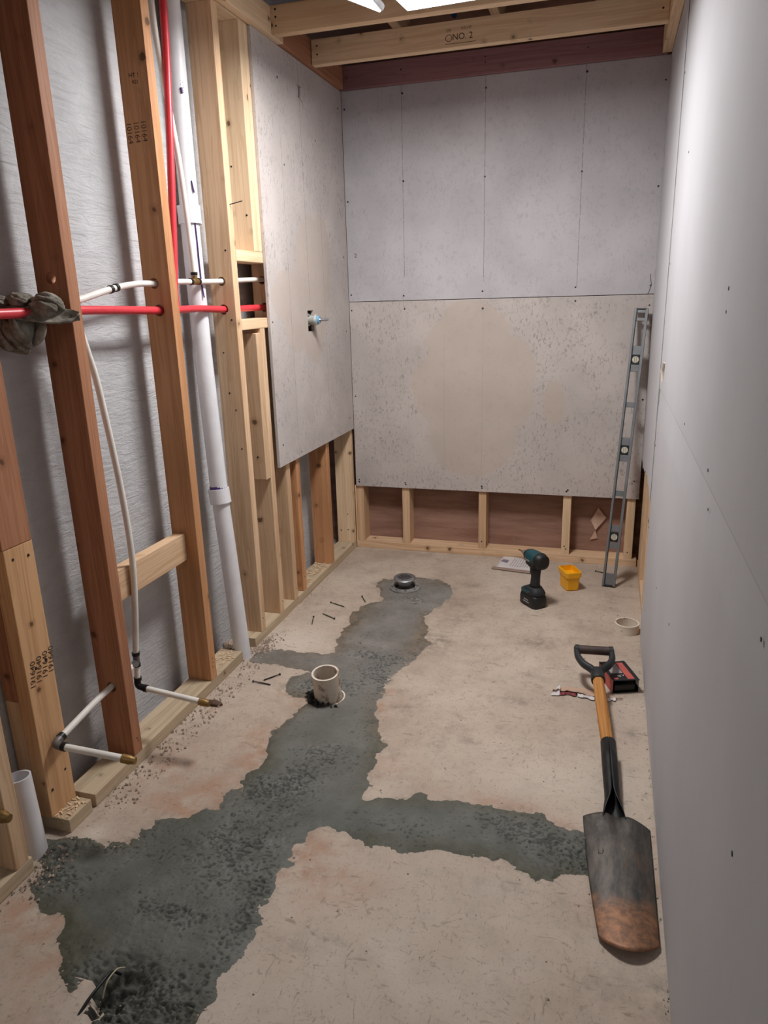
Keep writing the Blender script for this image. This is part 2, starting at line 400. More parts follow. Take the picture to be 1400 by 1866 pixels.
# ---------------------------------------------------------------- floor, mortar-filled trench
POLY = np.array([(-0.018,1.141),(-0.061,1.19),(0.014,1.214),(0.093,1.22),(0.158,1.237),(0.173,1.26),(0.163,1.284),(0.184,1.294),(0.162,1.326),(0.208,1.342),(0.255,1.354),(0.286,1.395),(0.308,1.405),(0.313,1.48),(0.344,1.467),(0.322,1.543),(0.325,1.566),(0.339,1.609),(0.325,1.682),(0.306,1.765),(0.328,1.839),(0.327,1.894),(0.334,1.941),(0.317,1.957),(0.238,1.984),(0.222,2.01),(0.219,2.086),(0.279,2.133),(0.269,2.151),(0.228,2.149),(0.139,2.161),(0.027,2.159),(0.013,2.195),(0.034,2.259),(0.14,2.267),(0.258,2.277),(0.307,2.298),(0.274,2.398),(0.282,2.531),(0.253,2.639),(0.28,2.75),(0.328,2.798),(0.32,2.865),(0.258,2.99),(0.277,3.043),(0.422,3.098),(0.525,3.1),(0.594,3.053),(0.623,3.0),(0.618,2.89),(0.593,2.794),(0.564,2.712),(0.586,2.604),(0.614,2.504),(0.637,2.424),(0.618,2.325),(0.598,2.265),(0.571,2.173),(0.571,2.06),(0.57,1.983),(0.587,1.917),(0.628,1.835),(0.659,1.779),(0.655,1.731),(0.652,1.651),(0.668,1.582),(0.675,1.54),(0.709,1.553),(0.761,1.558),(0.808,1.595),(0.845,1.579),(0.941,1.596),(1.027,1.594),(1.08,1.595),(1.124,1.594),(1.163,1.567),(1.201,1.557),(1.248,1.555),(1.318,1.545),(1.360,1.540),(1.365,1.450),(1.317,1.437),(1.25,1.416),(1.187,1.407),(1.168,1.379),(1.135,1.376),(1.094,1.389),(1.066,1.406),(1.035,1.407),(0.971,1.404),(0.902,1.414),(0.828,1.385),(0.759,1.385),(0.689,1.386),(0.62,1.417),(0.592,1.408),(0.578,1.378),(0.57,1.337),(0.573,1.275),(0.568,1.207),(0.572,1.14),(0.582,1.084),(0.591,1.034),(0.586,0.993),(0.572,0.961),(0.575,0.937),(0.577,0.896),(0.573,0.865),(0.577,0.8),(0.585,0.736),(0.443,0.62),(0.399,0.75),(0.359,0.808),(0.347,0.836),(0.339,0.861),(0.299,0.857),(0.272,0.859),(0.239,0.894),(0.217,0.925),(0.199,0.936),(0.176,0.974),(0.146,1.005),(0.127,1.0),(0.076,1.026),(0.043,1.045),(0.028,1.069),(0.026,1.091)])
def sdf(x, y):
    """distance inside the trench outline, positive inside"""
    A = POLY; B = np.roll(POLY, -1, 0); d = np.full(x.shape, 9.); ins = np.zeros(x.shape, bool)
    for (ax, ay), (bx, by) in zip(A, B):
        ex, ey = bx-ax, by-ay; t = np.clip(((x-ax)*ex+(y-ay)*ey)/(ex*ex+ey*ey+1e-12), 0, 1)
        d = np.minimum(d, np.hypot(x-ax-t*ex, y-ay-t*ey))
        c = (ay > y) != (by > y)
        with np.errstate(divide='ignore', invalid='ignore'):
            ins ^= c & (x < ex*(y-ay)/(by-ay if by != ay else 1e-9)+ax)
    return np.where(ins, d, -d)
def grid(name, x0, x1, y0, y1, st, zf, keepf=None, attr=None):
    nx = int((x1-x0)/st)+1; ny = int((y1-y0)/st)+1
    X, Y = np.meshgrid(x0+np.arange(nx)*st, y0+np.arange(ny)*st); X = X.ravel(); Y = Y.ravel()
    S = sdf(X, Y); Z = zf(X, Y, S)
    i = np.arange((nx-1)*(ny-1)); r = i//(nx-1); c = i % (nx-1); a = r*nx+c
    F = np.stack([a, a+1, a+nx+1, a+nx], 1)
    if keepf is not None:
        k = keepf(X, Y, S); F = F[k[F].all(1)]
        used = np.unique(F); remap = np.full(len(X), -1); remap[used] = np.arange(len(used)); F = remap[F]
        X, Y, Z, S = X[used], Y[used], Z[used], S[used]
    me = bpy.data.meshes.new(name); me.vertices.add(len(X)); me.vertices.foreach_set('co', np.stack([X, Y, Z], 1).ravel())
    me.loops.add(F.size); me.loops.foreach_set('vertex_index', F.ravel().astype(np.int32))
    me.polygons.add(len(F)); me.polygons.foreach_set('loop_start', np.arange(len(F), dtype=np.int32)*4)
    me.update(calc_edges=True); me.polygons.foreach_set('use_smooth', np.ones(len(F), bool))
    if attr:
        nm, fn = attr; at = me.attributes.new(nm, 'FLOAT_COLOR', 'POINT'); C = fn(X, Y, S)
        at.data.foreach_set('color', np.concatenate([C, np.ones((len(X), 1))], 1).astype(np.float32).ravel())
    return me
def blob(x, y, cx, cy, rx, ry=None): ry = ry or rx; return np.exp(-(((x-cx)/rx)**2+((y-cy)/ry)**2))
ROUGH = [(.475, 1.53, .07, .10), (.38, 1.50, .05, .05), (.075, 1.09, .05, .04), (.02, 1.15, .05, .05), (.10, 1.215, .09, .025), (1.24, 1.47, .12, .07),
         (1.08, 1.52, .10, .04), (.31, 2.05, .06, .05), (.50, 2.20, .07, .08), (.46, 2.30, .14, .03), (.48, 2.85, .06, .06), (.43, 2.06, .07, .05),
         (.43, 1.28, .10, .12), (.50, 1.69, .08, .05), (.42, .86, .14, .10), (.52, .84, .06, .08), (.40, 1.07, .10, .03), (.55, 1.12, .03, .10), (.56, 2.08, .03, .08)]
def rough(x, y): return np.clip(sum(blob(x, y, *r) for r in ROUGH), 0, 1)
PIT = ((.385, .895, .042, .045), (.352, .845, .020, .050))
def pitf(x, y): return np.clip(sum(blob(x, y, *b) for b in PIT), 0, 1)
def floor_z(x, y, s): return np.where((s > .038) | ((s > .010) & (pitf(x, y) > .30)), -.07, 0) + (vnoise(x, y, 6, 1)-.5)*.0015*(s < .018)
def floor_c(x, y, s):
    near = np.clip(1-np.abs(s+.02)/.11, 0, 1)*(s < .03)
    rust = near*np.clip(vnoise(x, y, 7, 3)*1.7-.5, 0, 1)*(y < 2.1)
    rust += blob(x, y, .10, 1.52, .07, .12)*.7+blob(x, y, .27, 1.42, .07, .10)*.8+blob(x, y, .72, 1.25, .10, .08)*.9+blob(x, y, .66, 1.32, .05, .06)+blob(x, y, .1, .98, .09, .06)*.8+blob(x, y, .05, 1.85, .06, .05)*.6+blob(x, y, .30, 1.68, .05, .10)*.8
    dark = np.clip(1-np.abs(s)/.022, 0, 1)*.55*vnoise(x, y, 20, 5)
    for b in ((.72, 2.72, .07, .06), (.66, 2.86, .07, .05), (1.03, 2.55, .07, .04), (.66, 2.48, .06, .10), (1.36, 2.02, .03, .03), (1.0, 2.12, .05, .03),
              (.70, 3.07, .05, .04), (1.02, 1.33, .12, .02), (.90, 1.86, .03, .02), (.63, 1.62, .04, .03), (1.38, 1.10, .03, .08), (.66, 1.07, .05, .015), (.73, 1.10, .06, .012), (.66, 1.99, .06, .02), (.95, .80, .1, .1)):
        dark = dark+.8*blob(x, y, *b)*(.4+.6*vnoise(x, y, 30, 9))
    light = np.clip(vnoise(x, y, 2.2, 12)*1.6-.7, 0, 1)*.5+blob(x, y, .12, 2.35, .12, .10)*.8+blob(x, y, 1.1, 1.75, .2, .1)*.5+blob(x, y, .06, 1.24, .03, .03)
    return np.clip(np.stack([rust, dark, light], 1), 0, 1)
fl = obj('floor', grid('floor', -.70, 1.70, -1.8, 3.72, .0125, floor_z, None, ('stain', floor_c)), FLOOR)
tag(fl, 'bare beige concrete slab with rust and grime stains', kind='structure')
def mort_s(x, y, s): return s + (vnoise(x, y, 22, 2)-.5)*.022 + (vnoise(x, y, 60, 4)-.5)*.013 + (vnoise(x, y, 140, 14)-.5)*.007
def cavity(x, y):
    R = rough(x, y); n1 = vnoise(x, y, 40, 50); n2 = vnoise(x, y, 47, 51)
    field = vnoise(x, y, 5, 41)*.6+vnoise(x, y, 13, 42)*.4
    q = vnoise(x+.012*n1, y*1.5+.012*n2, 180, 40); q2 = vnoise(x*.8+.01*n2, y*1.6+.01*n1, 110, 44)
    d = .93-.28*R-.12*np.clip(field*2.6-1.1, 0, 1)
    return np.maximum(np.clip((q-d)/.05, 0, 1), .9*np.clip((q2-d-.05)/.05, 0, 1))
def mort_z(x, y, s):
    s2 = mort_s(x, y, s); h = .0035*np.clip(s2/.02, -1, 1)
    h += (vnoise(x, y, 9, 6)-.5)*.004*np.clip(s2/.05, 0, 1)
    R = rough(x, y); k = np.clip(s2/.02, 0, 1)
    n1 = vnoise(x, y, 55, 7); n2 = vnoise(x, y, 110, 8); n3 = vnoise(x+7*n1/55, y, 170, 9)
    h += k*(.0016+.0070*R)*((n1*.5+n2*.5+n3*.4)-.62)
    h -= k*(.0020+.0040*R)*cavity(x, y)
    # heaped, broken edge of the trench at the near left corner with a dark hole beside it
    heap = blob(x, y, .45, .80, .14, .09); hn = vnoise(x, y, 26, 21)*.6+vnoise(x, y, 60, 22)*.4
    h += k*heap*(.055*(hn-.36)+.012*(vnoise(x, y, 120, 24)-.5))
    h = np.where(pitf(x, y) < .15, np.maximum(h, .0007*k-.002*(1-k)), h)
    h -= np.clip(mort_s(x, y, s)/.010, 0, 1)*pitf(x, y)**.7*(.062*(.6+.4*vnoise(x, y, 70, 23)))
    h -= k*.006*blob(x, y, .31, 1.256, .018, .010)
    return np.maximum(h, -.060)
def mort_c(x, y, s):
    s2 = mort_s(x, y, s)
    dry = np.clip((y-1.45)/1.0, 0, 1)*(.55+.45*vnoise(x, y, 8, 31))
    marg = np.clip(1.15-s2/.050, 0, 1)*np.clip(vnoise(x, y, 5, 33)*2.0-.35, 0, 1)
    marg = np.clip(marg+blob(x, y, .24, .95, .07, .05)+.8*blob(x, y, .60, 2.45, .05, .2)+.8*blob(x, y, .55, 3.05, .1, .04)+.6*blob(x, y, .30, 2.6, .05, .2)+.6*blob(x, y, 1.1, 1.585, .15, .02)+.5*blob(x, y, .25, 1.37, .05, .04), 0, 1)
    R = np.clip(cavity(x, y)*np.clip(s2/.01, 0, 1)+.7*pitf(x, y)+.5*blob(x, y, .45, .80, .14, .07)*vnoise(x, y, 40, 61), 0, 1)  # mask for the shade painted into pits, hole and heap
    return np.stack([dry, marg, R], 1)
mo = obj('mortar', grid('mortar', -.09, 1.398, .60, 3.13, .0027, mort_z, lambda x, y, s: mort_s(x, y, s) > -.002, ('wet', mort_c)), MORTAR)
tag(mo, 'dark grey wet mortar filling the branching trench in the concrete floor', 'mortar', kind='stuff')

# ---------------------------------------------------------------- left wall: parged foundation with stud frame
wl = obj('wall_left', box_mesh('wall_left', (-.17, -1.8, 0), (-.131, 3.395, 2.62), 0), PARGE)
tag(wl, 'rough grey parged foundation wall behind open studs', kind='structure')
S = .038
def hole(y, x, z, r=.017): return ('y', (x, y, z), r)
studs = {}
def stud(y0, mat, z0=S, z1=ZT, x0=-.089, x1=0, w=S, holes=(), name='stud', label=None):
    return board(name, (x0, y0, z0), (x1, y0+w, z1), mat, wl, 'z', holes=holes, label=label)
# near group
stud(1.052, pale, holes=())
board('stud', (-.085, 1.222, .038), (-.047, 1.311, .748), gold, wl, 'z', label='pale lower stud piece carrying the stamped numbers')
board('stud', (-.085, 1.219, .7485), (-.046, 1.309, ZT), redf, wl, 'z', label='reddish upper stud piece butted on the pale one')
board('stud', (-.124, 1.222, .038), (-.0855, 1.311, .36), pale, wl, 'z')
board('stud', (-.124, 1.221, .361), (-.0855, 1.309, ZT), redf, wl, 'z')
s2 = stud(1.500, redf, holes=[hole(1.52, -.045, 1.2585, .016), hole(1.52, -.044, 1.335, .014), hole(1.52, -.045, .252, .015)], label='dark reddish stud with a bored hole above the rag')
s3 = stud(1.933, tan, holes=[hole(1.95, -.052, 1.327, .015), hole(1.95, -.045, 1.251, .017)], label='orange stud with ink stamps near its top')
s4 = stud(2.320, pale, holes=[hole(2.34, -.045, 1.337, .015), hole(2.34, -.045, 1.245, .017)])
stud(2.497, pale2, z0=1.440); stud(2.5365, pale2, z0=1.440)
stud(2.497, pale, z1=1.173); stud(2.4585, pale, z0=.612, z1=1.158, label='short stud piece nailed beside the cut stud')
stud(2.640, pale, z1=ZT, holes=[hole(2.66, -.048, 1.345, .015), hole(2.66, -.045, 1.246, .017)])
stud(2.740, tan)
stud(3.090, tan, label='orange stud standing below the cement board')
stud(3.425, pale2)
board('blocking', (-.089, 2.3585, 1.4025), (0, 2.639, 1.4395), pale2, wl, 'y')
board('blocking', (-.089, 2.3585, 1.1735), (0, 2.639, 1.209), pale2, wl, 'y')
board('blocking', (-.079, 1.5385, .474), (-.041, 1.9325, .563), pale, wl, 'y')
board('sill_plate', (-.089, -1.0, 0), (0, 1.100, S), treated, wl, 'y')
board('sill_plate', (-.089, 1.226, 0), (0, 1.310, S), treated, wl, 'y')
board('sill_plate', (-.089, 1.327, 0), (-.001, 2.160, S), treated, wl, 'y')
board('sill_plate', (-.089, 2.265, 0), (-.001, 2.682, S), treated, wl, 'y')
board('sill_plate', (-.089, 2.683, 0), (0, D-.002, S), treated, wl, 'y')
board('top_plate', (-.089, .6, ZT), (0.002, D+.08, ZT+.038), pale2, wl, 'y')
# left cement board with the valve opening
cb = obj('cement_board', box_mesh('cement_board', (0.0005, 2.560, .6365), (.0127, D-.0135, ZT-.001), .0008), BLE)
c = obj('cutter', box_mesh('cutter', (-.05, 2.925, 1.140), (.05, 2.990, 1.226), 0), None); cut(cb, c)
keep_parent(cb, wl); cb['label'] = 'grey cement board on the left studs with a cut opening'
# screw heads: one shared mesh, copies sit in the sheets
def screw_mesh():
    bm = bmesh.new(); bmesh.ops.create_cone(bm, cap_ends=True, segments=12, radius1=.0042, radius2=.0036, depth=.0012)
    me = bpy.data.meshes.new('screw'); bm.to_mesh(me); bm.free(); me.materials.append(SCREWM); return me
SCM = screw_mesh()
def screws(parent, pts, axis, name='screw', s=1.0):
    R = {'y': Matrix.Rotation(math.pi/2, 4, 'X'), 'x': Matrix.Rotation(math.pi/2, 4, 'Y'), 'X': Matrix.Rotation(-math.pi/2, 4, 'Y'), 'z': Matrix.Identity(4)}[axis]
    for p in pts:
        o = bpy.data.objects.new(name, SCM); COL.objects.link(o)
        o.matrix_world = Matrix.Translation(p) @ R @ Matrix.Scale(s*random.uniform(.85, 1.2), 4)
        keep_parent(o, parent)
screws(cb, [(.0129, y, z) for y, z in ((2.58, 1.192), (2.779, .657), (3.40, 1.456), (3.40, 1.118), (2.776, 1.761), (3.40, .70), (3.40, 2.08), (2.60, .72), (2.76, 2.05), (3.11, 1.90))], 'x')
# pencilled marks on the left sheet
def marks(parent, segs, x):
    vs, fs = [], []
    for (y0, z0, y1, z1, w) in segs:
        d = Vector((0, y1-y0, z1-z0)).normalized(); nn = Vector((0, -d.z, d.y))*w
        a, b = Vector((x, y0, z0)), Vector((x, y1, z1)); k = len(vs)
        vs += [a-nn, b-nn, b+nn, a+nn]; fs.append((k, k+1, k+2, k+3))
    o = obj('pencil_mark', mesh('pencil_mark', vs, fs), PENC); keep_parent(o, parent); return o
marks(cb, [(2.940, 2.068, 2.985, 2.066, .0011), (2.945, 2.030, 2.990, 2.018, .0013), (2.955, 2.066, 2.955, 2.028, .004), (2.965, 2.066, 2.966, 2.030, .003), (2.958, 2.09, 2.958, 2.07, .001)], .0129)
# ink stamps on studs
def stamp(lines, size, loc, xdir, ydir, par, gap=.022):
    yd = Vector(ydir).normalized()
    for i, t in enumerate(lines): lettering(t, size, Vector(loc)-yd*gap*i, xdir, ydir, INK, par, 'ink_stamp')
stamp(['191640', '191640', '191640', '191640'], .024, (-.0455, 1.332, .436), (0, 0, 1), (0, 1, 0), wl, .021) if False else None
for k in range(4):
    lettering('191640', .023, (-.0464, 1.243+k*.021, .428+k*.0035), (0, .18, 1), (0, -1, .18), INK, wl, 'ink_stamp')
for k in range(3):
    lettering('10164', .022, (-.076+k*.023, 1.9327, 1.724+k*.001), (.02, 0, -1), (1, 0, .02), INK, wl, 'ink_stamp')
lettering('HT SPF', .016, (-.035, 1.9327, 1.862), (1, 0, -.1), (0, 0, 1), INK, wl, 'ink_stamp')
lettering('KD 19', .013, (-.033, 1.9327, 1.846), (1, 0, -.1), (0, 0, 1), INK, wl, 'ink_stamp')
# nail heads in studs
screws(wl, [(.0006, y, z) for y, z in ((1.52, .085), (1.523, .075), (1.95, .085), (1.953, .10), (1.953, .115), (2.34, .09), (2.52, .085), (2.66, .085), (2.76, .10), (2.34, .12))], 'x', 'nail', .55)
screws(wl, [(x, 1.2995, z) for x, z in ()], 'y', 'nail', .6)
screws(wl, [(-.0465, 1.245, .72), (-.0465, 1.292, .715), (-.0465, 1.255, .44), (-.0465, 1.29, .445), (-.0465, 1.238, .11), (-.0465, 1.29, .135)], 'x', 'nail', .9)
screws(wl, [(x, y-.0004, z) for x, y, z in ((-.020, 2.32, 1.435), (-.018, 2.32, 1.21), (-.05, 2.32, .96), (-.03, 2.32, .90), (-.02, 2.32, .76), (-.06, 2.32, 1.10), (-.03, 2.4585, .70), (-.07, 3.425, .10), (-.03, 3.425, .105), (-.03, 3.425, .19), (-.02, 2.497, 1.56), (-.065, 2.497, 1.72))], 'y', 'nail', .8)
tube('nail', [(0, 2.338, 1.578), (.040, 2.352, 1.588)], .0016, SCREWM, wl)
# corner gap strip
board('trim_strip', (.003, D-.004, .005), (.009, D+.02, ZB), pale2, wl, 'z', bev=.0005)

# ---------------------------------------------------------------- back wall
wb = obj('wall_back', box_mesh('wall_back', (-.20, 3.556, 0), (1.60, 3.58, 2.62), 0), BACKING)
tag(wb, 'brown backing board behind the back studs', kind='structure')
for x0 in (.010, .256, .650, 1.058, 1.350):
    board('stud', (x0, D, S), (x0+.038, D+.089, ZT), pale if x0 < 1 else pale2, wb, 'z')
board('sill_plate', (.002, D-.001, 0), (1.410, D+.088, S), pale, wb, 'x')
board('top_plate', (.002, D, ZT), (1.410, D+.089, ZT+.038), pale, wb, 'x')
bu = obj('cement_board', box_mesh('cement_board', (.0135, D-T, ZJ+.0015), (W-.001, D-.0005, ZT-.0005), .0008), BUP, wb)
bu['label'] = 'upper bluish grey cement board with pencil lines'
bl = obj('cement_board', box_mesh('cement_board', (.0135, D-T, ZB), (W-.001, D-.0005, ZJ-.0012), .0008), BLO, wb)
bl['label'] = 'lower grey cement board with a large beige wet patch'
yb = D-T-.0002
screws(bu, [(x, yb, z) for x, z in ((.297, 2.125), (.295, 1.771), (.287, 1.275), (.665, 1.765), (.660, 1.285), (1.076, 1.758), (1.071, 1.29), (.026, 1.285), (1.079, 2.13), (1.384, 2.07), (1.383, 1.289), (.026, 2.085), (.666, 2.111), (.026, 1.7), (1.385, 1.68))], 'y')
screws(bl, [(x, yb, z) for x, z in ((1.073, 1.232), (.662, 1.209), (.025, 1.213), (.290, 1.215), (.031, .372), (.031, .360), (.276, .366), (.280, .357), (.666, .366), (.668, .357), (1.078, .367), (1.072, .36), (1.374, .424), (1.384, 1.207), (.028, .80), (1.385, .8))], 'y')
tube('pencil_mark', [(1.378, yb-.001, 1.335), (1.386, yb-.001, 1.29), (1.376, yb-.001, 1.258), (1.37, yb-.001, 1.252)], .001, PENC, bu, seg=6)
lettering('2', .026, (.055, yb-.0003, 1.462), (1, 0, 0), (0, 0, 1), PENC, bu)
screws(wb, [(x, D-.0006, z) for x, z in ((.667, .075), (1.072, .08), (1.08, .066), (1.366, .07))] , 'y', 'nail', .8)

# ---------------------------------------------------------------- right wall: drywall sheets over studs
wr = obj('wall_right', box_mesh('wall_right', (1.506, -1.8, 0), (1.53, 3.556, 2.62), 0), BACKING)
tag(wr, 'right wall with backing board behind studs and drywall', kind='structure')
for y0, m in ((3.375, pale2), (3.200, pale), (2.930, pale2), (2.664, pale), (2.25, pale), (1.85, pale)):
    board('stud', (W+T+.0005, y0, S), (1.503, y0+.038, ZT+.1), m, wr, 'z')
board('stud', (W+T+.0005, 3.2385, S), (1.452, 3.3275, ZT), pale, wr, 'z')
board('sill_plate', (W+T+.0005, 1.5, 0), (1.503, D-.002, S), pale, wr, 'y')
board('blocking', (W+T+.0005, 2.969, .93), (1.503, 3.199, .968), redf, wr, 'y')
def sheet(name, y0, y1, z0, z1, taper=0, label=None, jag=False):
    """drywall sheet with its tapered long edge; jag: hand-cut lower edge"""
    ys = np.linspace(y0, y1, 60 if jag else 12); zs = [z0, z0+.001]+([] if taper >= 0 else [])
    rows = []
    prof = [(0, .0004), (.02, 0)] if taper == 0 else ([(0, .0030), (.05, .0004), (.07, 0)])
    zl = [(z0, .0004), (z0+.01, 0), (z1-.01, 0), (z1, .0004)]
    if taper == 1: zl = [(z0, .0004), (z0+.01, 0), (z1-.10, 0), (z1-.02, .0030), (z1, .0036)]
    if taper == 2: zl = [(z0, .0006), (z0+.003, 0), (z0+.09, 0), (z1-.01, 0), (z1, .0004)]
    vs, fs = [], []; n = len(zl)
    for y in ys:
        for j, (z, d) in enumerate(zl):
            if jag and j <= 1: z = z + .018*math.sin(y*9)+.006*math.sin(y*47)+random.uniform(-.003, .003)*(j == 0)
            vs.append((W+d, y, z))
    for i in range(len(ys)-1):
        for j in range(n-1): fs.append((i*n+j, i*n+j+1, (i+1)*n+j+1, (i+1)*n+j))
    me = mesh(name, vs, fs); me.materials.append(DRY)
    o = obj(name, me, None, wr); md = o.modifiers.new('t', 'SOLIDIFY'); md.thickness = T-.0005; md.offset = 0
    bpy.context.view_layer.update(); dg = bpy.context.evaluated_depsgraph_get()
    me2 = bpy.data.meshes.new_from_object(o.evaluated_get(dg)); o.modifiers.clear(); o.data = me2
    for v in me2.vertices: v.co.x += (T-.0005)/2
    bm = bmesh.new(); bm.from_mesh(me2); bmesh.ops.recalc_face_normals(bm, faces=bm.faces[:]); bm.to_mesh(me2); bm.free()
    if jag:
        me2.materials.append(SEAMSHADE)
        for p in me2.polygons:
            if abs(p.normal.y) > .8: p.material_index = 1  # end faces take the painted seam shadow
    if label: o['label'] = label
    return o
YJ = 2.690
lo_s = sheet('drywall_sheet', -1.8, YJ-.004, .004, .9435, 1, 'lower near drywall sheet reaching the floor')
up_s = sheet('drywall_sheet', -1.8, YJ-.004, .9450, 2.45, 2, 'upper near drywall sheet above the tapered joint')
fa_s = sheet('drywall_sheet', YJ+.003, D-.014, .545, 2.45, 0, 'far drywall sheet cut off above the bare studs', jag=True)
fa_s.location.x = -.0020
xs = W-.0004
screws(up_s, [(xs, y, z) for y, z in ((1.305, 1.269), (1.308, 1.233), (1.777, .974), (1.331, .969), (2.28, 1.62), (2.66, 1.9), (2.66, 1.35))], 'X', s=.8)
screws(lo_s, [(xs, y, z) for y, z in ((1.284, .912), (.803, .903), (.807, .618), (1.72, .50), (2.15, .42), (2.66, .45), (2.66, .75))], 'X', s=.8)
tube('paper_crumb', [(W-.001, 2.52, 1.045), (W-.003, 2.535, 1.02), (W-.002, 2.525, .985)], [.006, .009, .005], PVCD, up_s, seg=8, flat=.35)
# loose gypsum crumbs along the wall foot
vs, fs = [], []
def chip(p, s, squash=.6):
    k = len(vs); ax = [Vector((random.uniform(-1, 1), random.uniform(-1, 1), random.uniform(-squash, squash)))*s for _ in range(6)]
    base = [Vector((1, 0, 0)), Vector((-1, 0, 0)), Vector((0, 1, 0)), Vector((0, -1, 0)), Vector((0, 0, 1)), Vector((0, 0, -1))]
    for b, a in zip(base, ax): vs.append(Vector(p)+b*s+a*.35)
    for t in ((0, 2, 4), (2, 1, 4), (1, 3, 4), (3, 0, 4), (2, 0, 5), (1, 2, 5), (3, 1, 5), (0, 3, 5)): fs.append(tuple(k+i for i in t))
def flush(name, mat, label, cat):
    global vs, fs
    o = obj(name, mesh(name, vs, fs), mat); tag(o, label, cat, kind='stuff'); vs, fs = [], []; return o
for i in range(90):
    y = random.uniform(.8, 2.6); chip((W-random.uniform(.001, .012)**1, y, .0025), random.uniform(.0008, .0028))
flush('plaster_crumbs', CORE, 'pale plaster crumbs along the foot of the right drywall', 'crumbs')
for i in range(1100):
    r = random.random()
    if r < .35: p = (random.uniform(.0, .09)**1.0, random.uniform(1.33, 2.2), .002)
    elif r < .6: p = (random.gauss(.03, .02), random.gauss(2.27, .05), .003)
    elif r < .75: p = (random.gauss(.02, .03), random.gauss(1.10, .05), .003)
    elif r < .85: p = (abs(random.gauss(0, .02)), random.uniform(1.3, 3.3), .0015)
    else: p = (random.uniform(.0, 1.38), random.uniform(.7, 3.3), .001)
    chip(p, random.choice([.0012, .0018, .0025, .0042]) if r < .75 else random.uniform(.0008, .0022))
for i in range(60): chip((max(-.115, min(.0, random.gauss(-.06, .03))), random.gauss(2.21, .03), .012), random.uniform(.004, .014), 1)
flush('concrete_crumbs', plain('concrete crumb', rgb(166, 146, 130), .9, var=.35), 'small concrete crumbs scattered over the slab and by the plates', 'crumbs')
for i in range(260):
    r = random.random(); y = random.uniform(2.80, 3.12) if r < .55 else (random.uniform(1.98, 2.15) if r < .8 else random.uniform(1.23, 1.31))
    k = len(vs); a = random.uniform(0, 6.3); p = Vector((random.uniform(-.085, -.004), y, S+random.uniform(.001, .004)))
    u = Vector((math.cos(a), math.sin(a), random.uniform(-.2, .3)))*random.uniform(.003, .009); w_ = Vector((-math.sin(a), math.cos(a), .2))*.0015
    vs += [p-u-w_, p+u-w_, p+u*.8+w_, p-u+w_]; fs.append((k, k+1, k+2, k+3))
flush('wood_shavings', plain('shaving', rgb(226, 190, 150), .8), 'curled wood shavings lying on the sill plates', 'shavings')

# ---------------------------------------------------------------- ceiling frame
ce = obj('ceiling', box_mesh('ceiling', (-.3, -1.8, 2.63), (1.6, 3.7, 2.66), 0), plain('dark subfloor', rgb(48, 58, 72), .8, var=.4))
tag(ce, 'dark subfloor seen between the ceiling joists', kind='structure')
tag(obj('wall_front', box_mesh('wall_front', (-.3, -1.85, 0), (1.6, -1.81, 2.62), 0), PARGE), 'rear wall of the room', kind='structure')
def jst(y0, m, **k): return board('joist', (.036, y0, ZT+.001), (1.362, y0+.038, ZT+.090), m, ce, 'x', **k)
jst(2.277, pale2); j1 = jst(2.680, pale2); j2 = jst(3.055, pale2, label='pale joist stamped NO. 2')
board('ledger', (.006, .6, ZT), (.036, 2.782, ZT+.089), pale2, ce, 'y')
board('ledger', (.006, 2.783, ZT+.001), (.034, 3.427, ZT+.096), redf, ce, 'y', label='reddish ledger board at the far left')
board('ledger', (.012, 3.428, ZT-.001), (1.385, 3.452, ZT+.092), maroon, ce, 'x', label='dull red ledger board across the back wall')
board('ledger', (1.3625, .6, ZT), (1.398, 3.427, ZT+.089), pale2, ce, 'y')
for x0 in (.272, .690, 1.10):
    board('floor_joist', (x0, -1.5, 2.36), (x0+.038, 3.60, 2.625), pale, ce, 'y')
tube('conduit', [(.45, .5, 2.42), (.5, 2.4, 2.40), (.52, 3.5, 2.41)], .012, plain('blue cable', rgb(30, 60, 110), .5), ce, seg=10)
lettering('NO. 2', .030, (.640, 3.0546, 2.193), (1, 0, .0), (0, 0, 1), INK, ce, 'ink_stamp')
lettering('KD-HT', .013, (.655, 3.0546, 2.219), (1, 0, .0), (0, 0, 1), INK, ce, 'ink_stamp')
lettering('SPF', .013, (.588, 3.0546, 2.216), (1, 0, .0), (0, 0, 1), INK, ce, 'ink_stamp')
o = obj('ink_stamp', tube_mesh('ink_stamp', [(.588+.012*math.cos(a), 3.0545, 2.192+.011*math.sin(a)) for a in np.linspace(0, 2*math.pi, 13)], .0010, seg=4), INK, ce)
o = obj('ink_stamp', box_mesh('ink_stamp', (.575, 3.0544, 2.172), (.69, 3.0548, 2.1735), 0), INK, ce)
screws(ce, [(x, y-.0006, z) for x, y, z in ((.055, 2.68, 2.235), (.055, 2.68, 2.212), (.055, 2.68, 2.185), (.06, 3.055, 2.225), (.06, 3.055, 2.195), (1.34, 3.055, 2.23), (1.34, 3.055, 2.20), (.30, 3.428, 2.21), (.665, 3.428, 2.20), (.665, 3.428, 2.22), (1.08, 3.428, 2.21))], 'y', 'nail', .8)

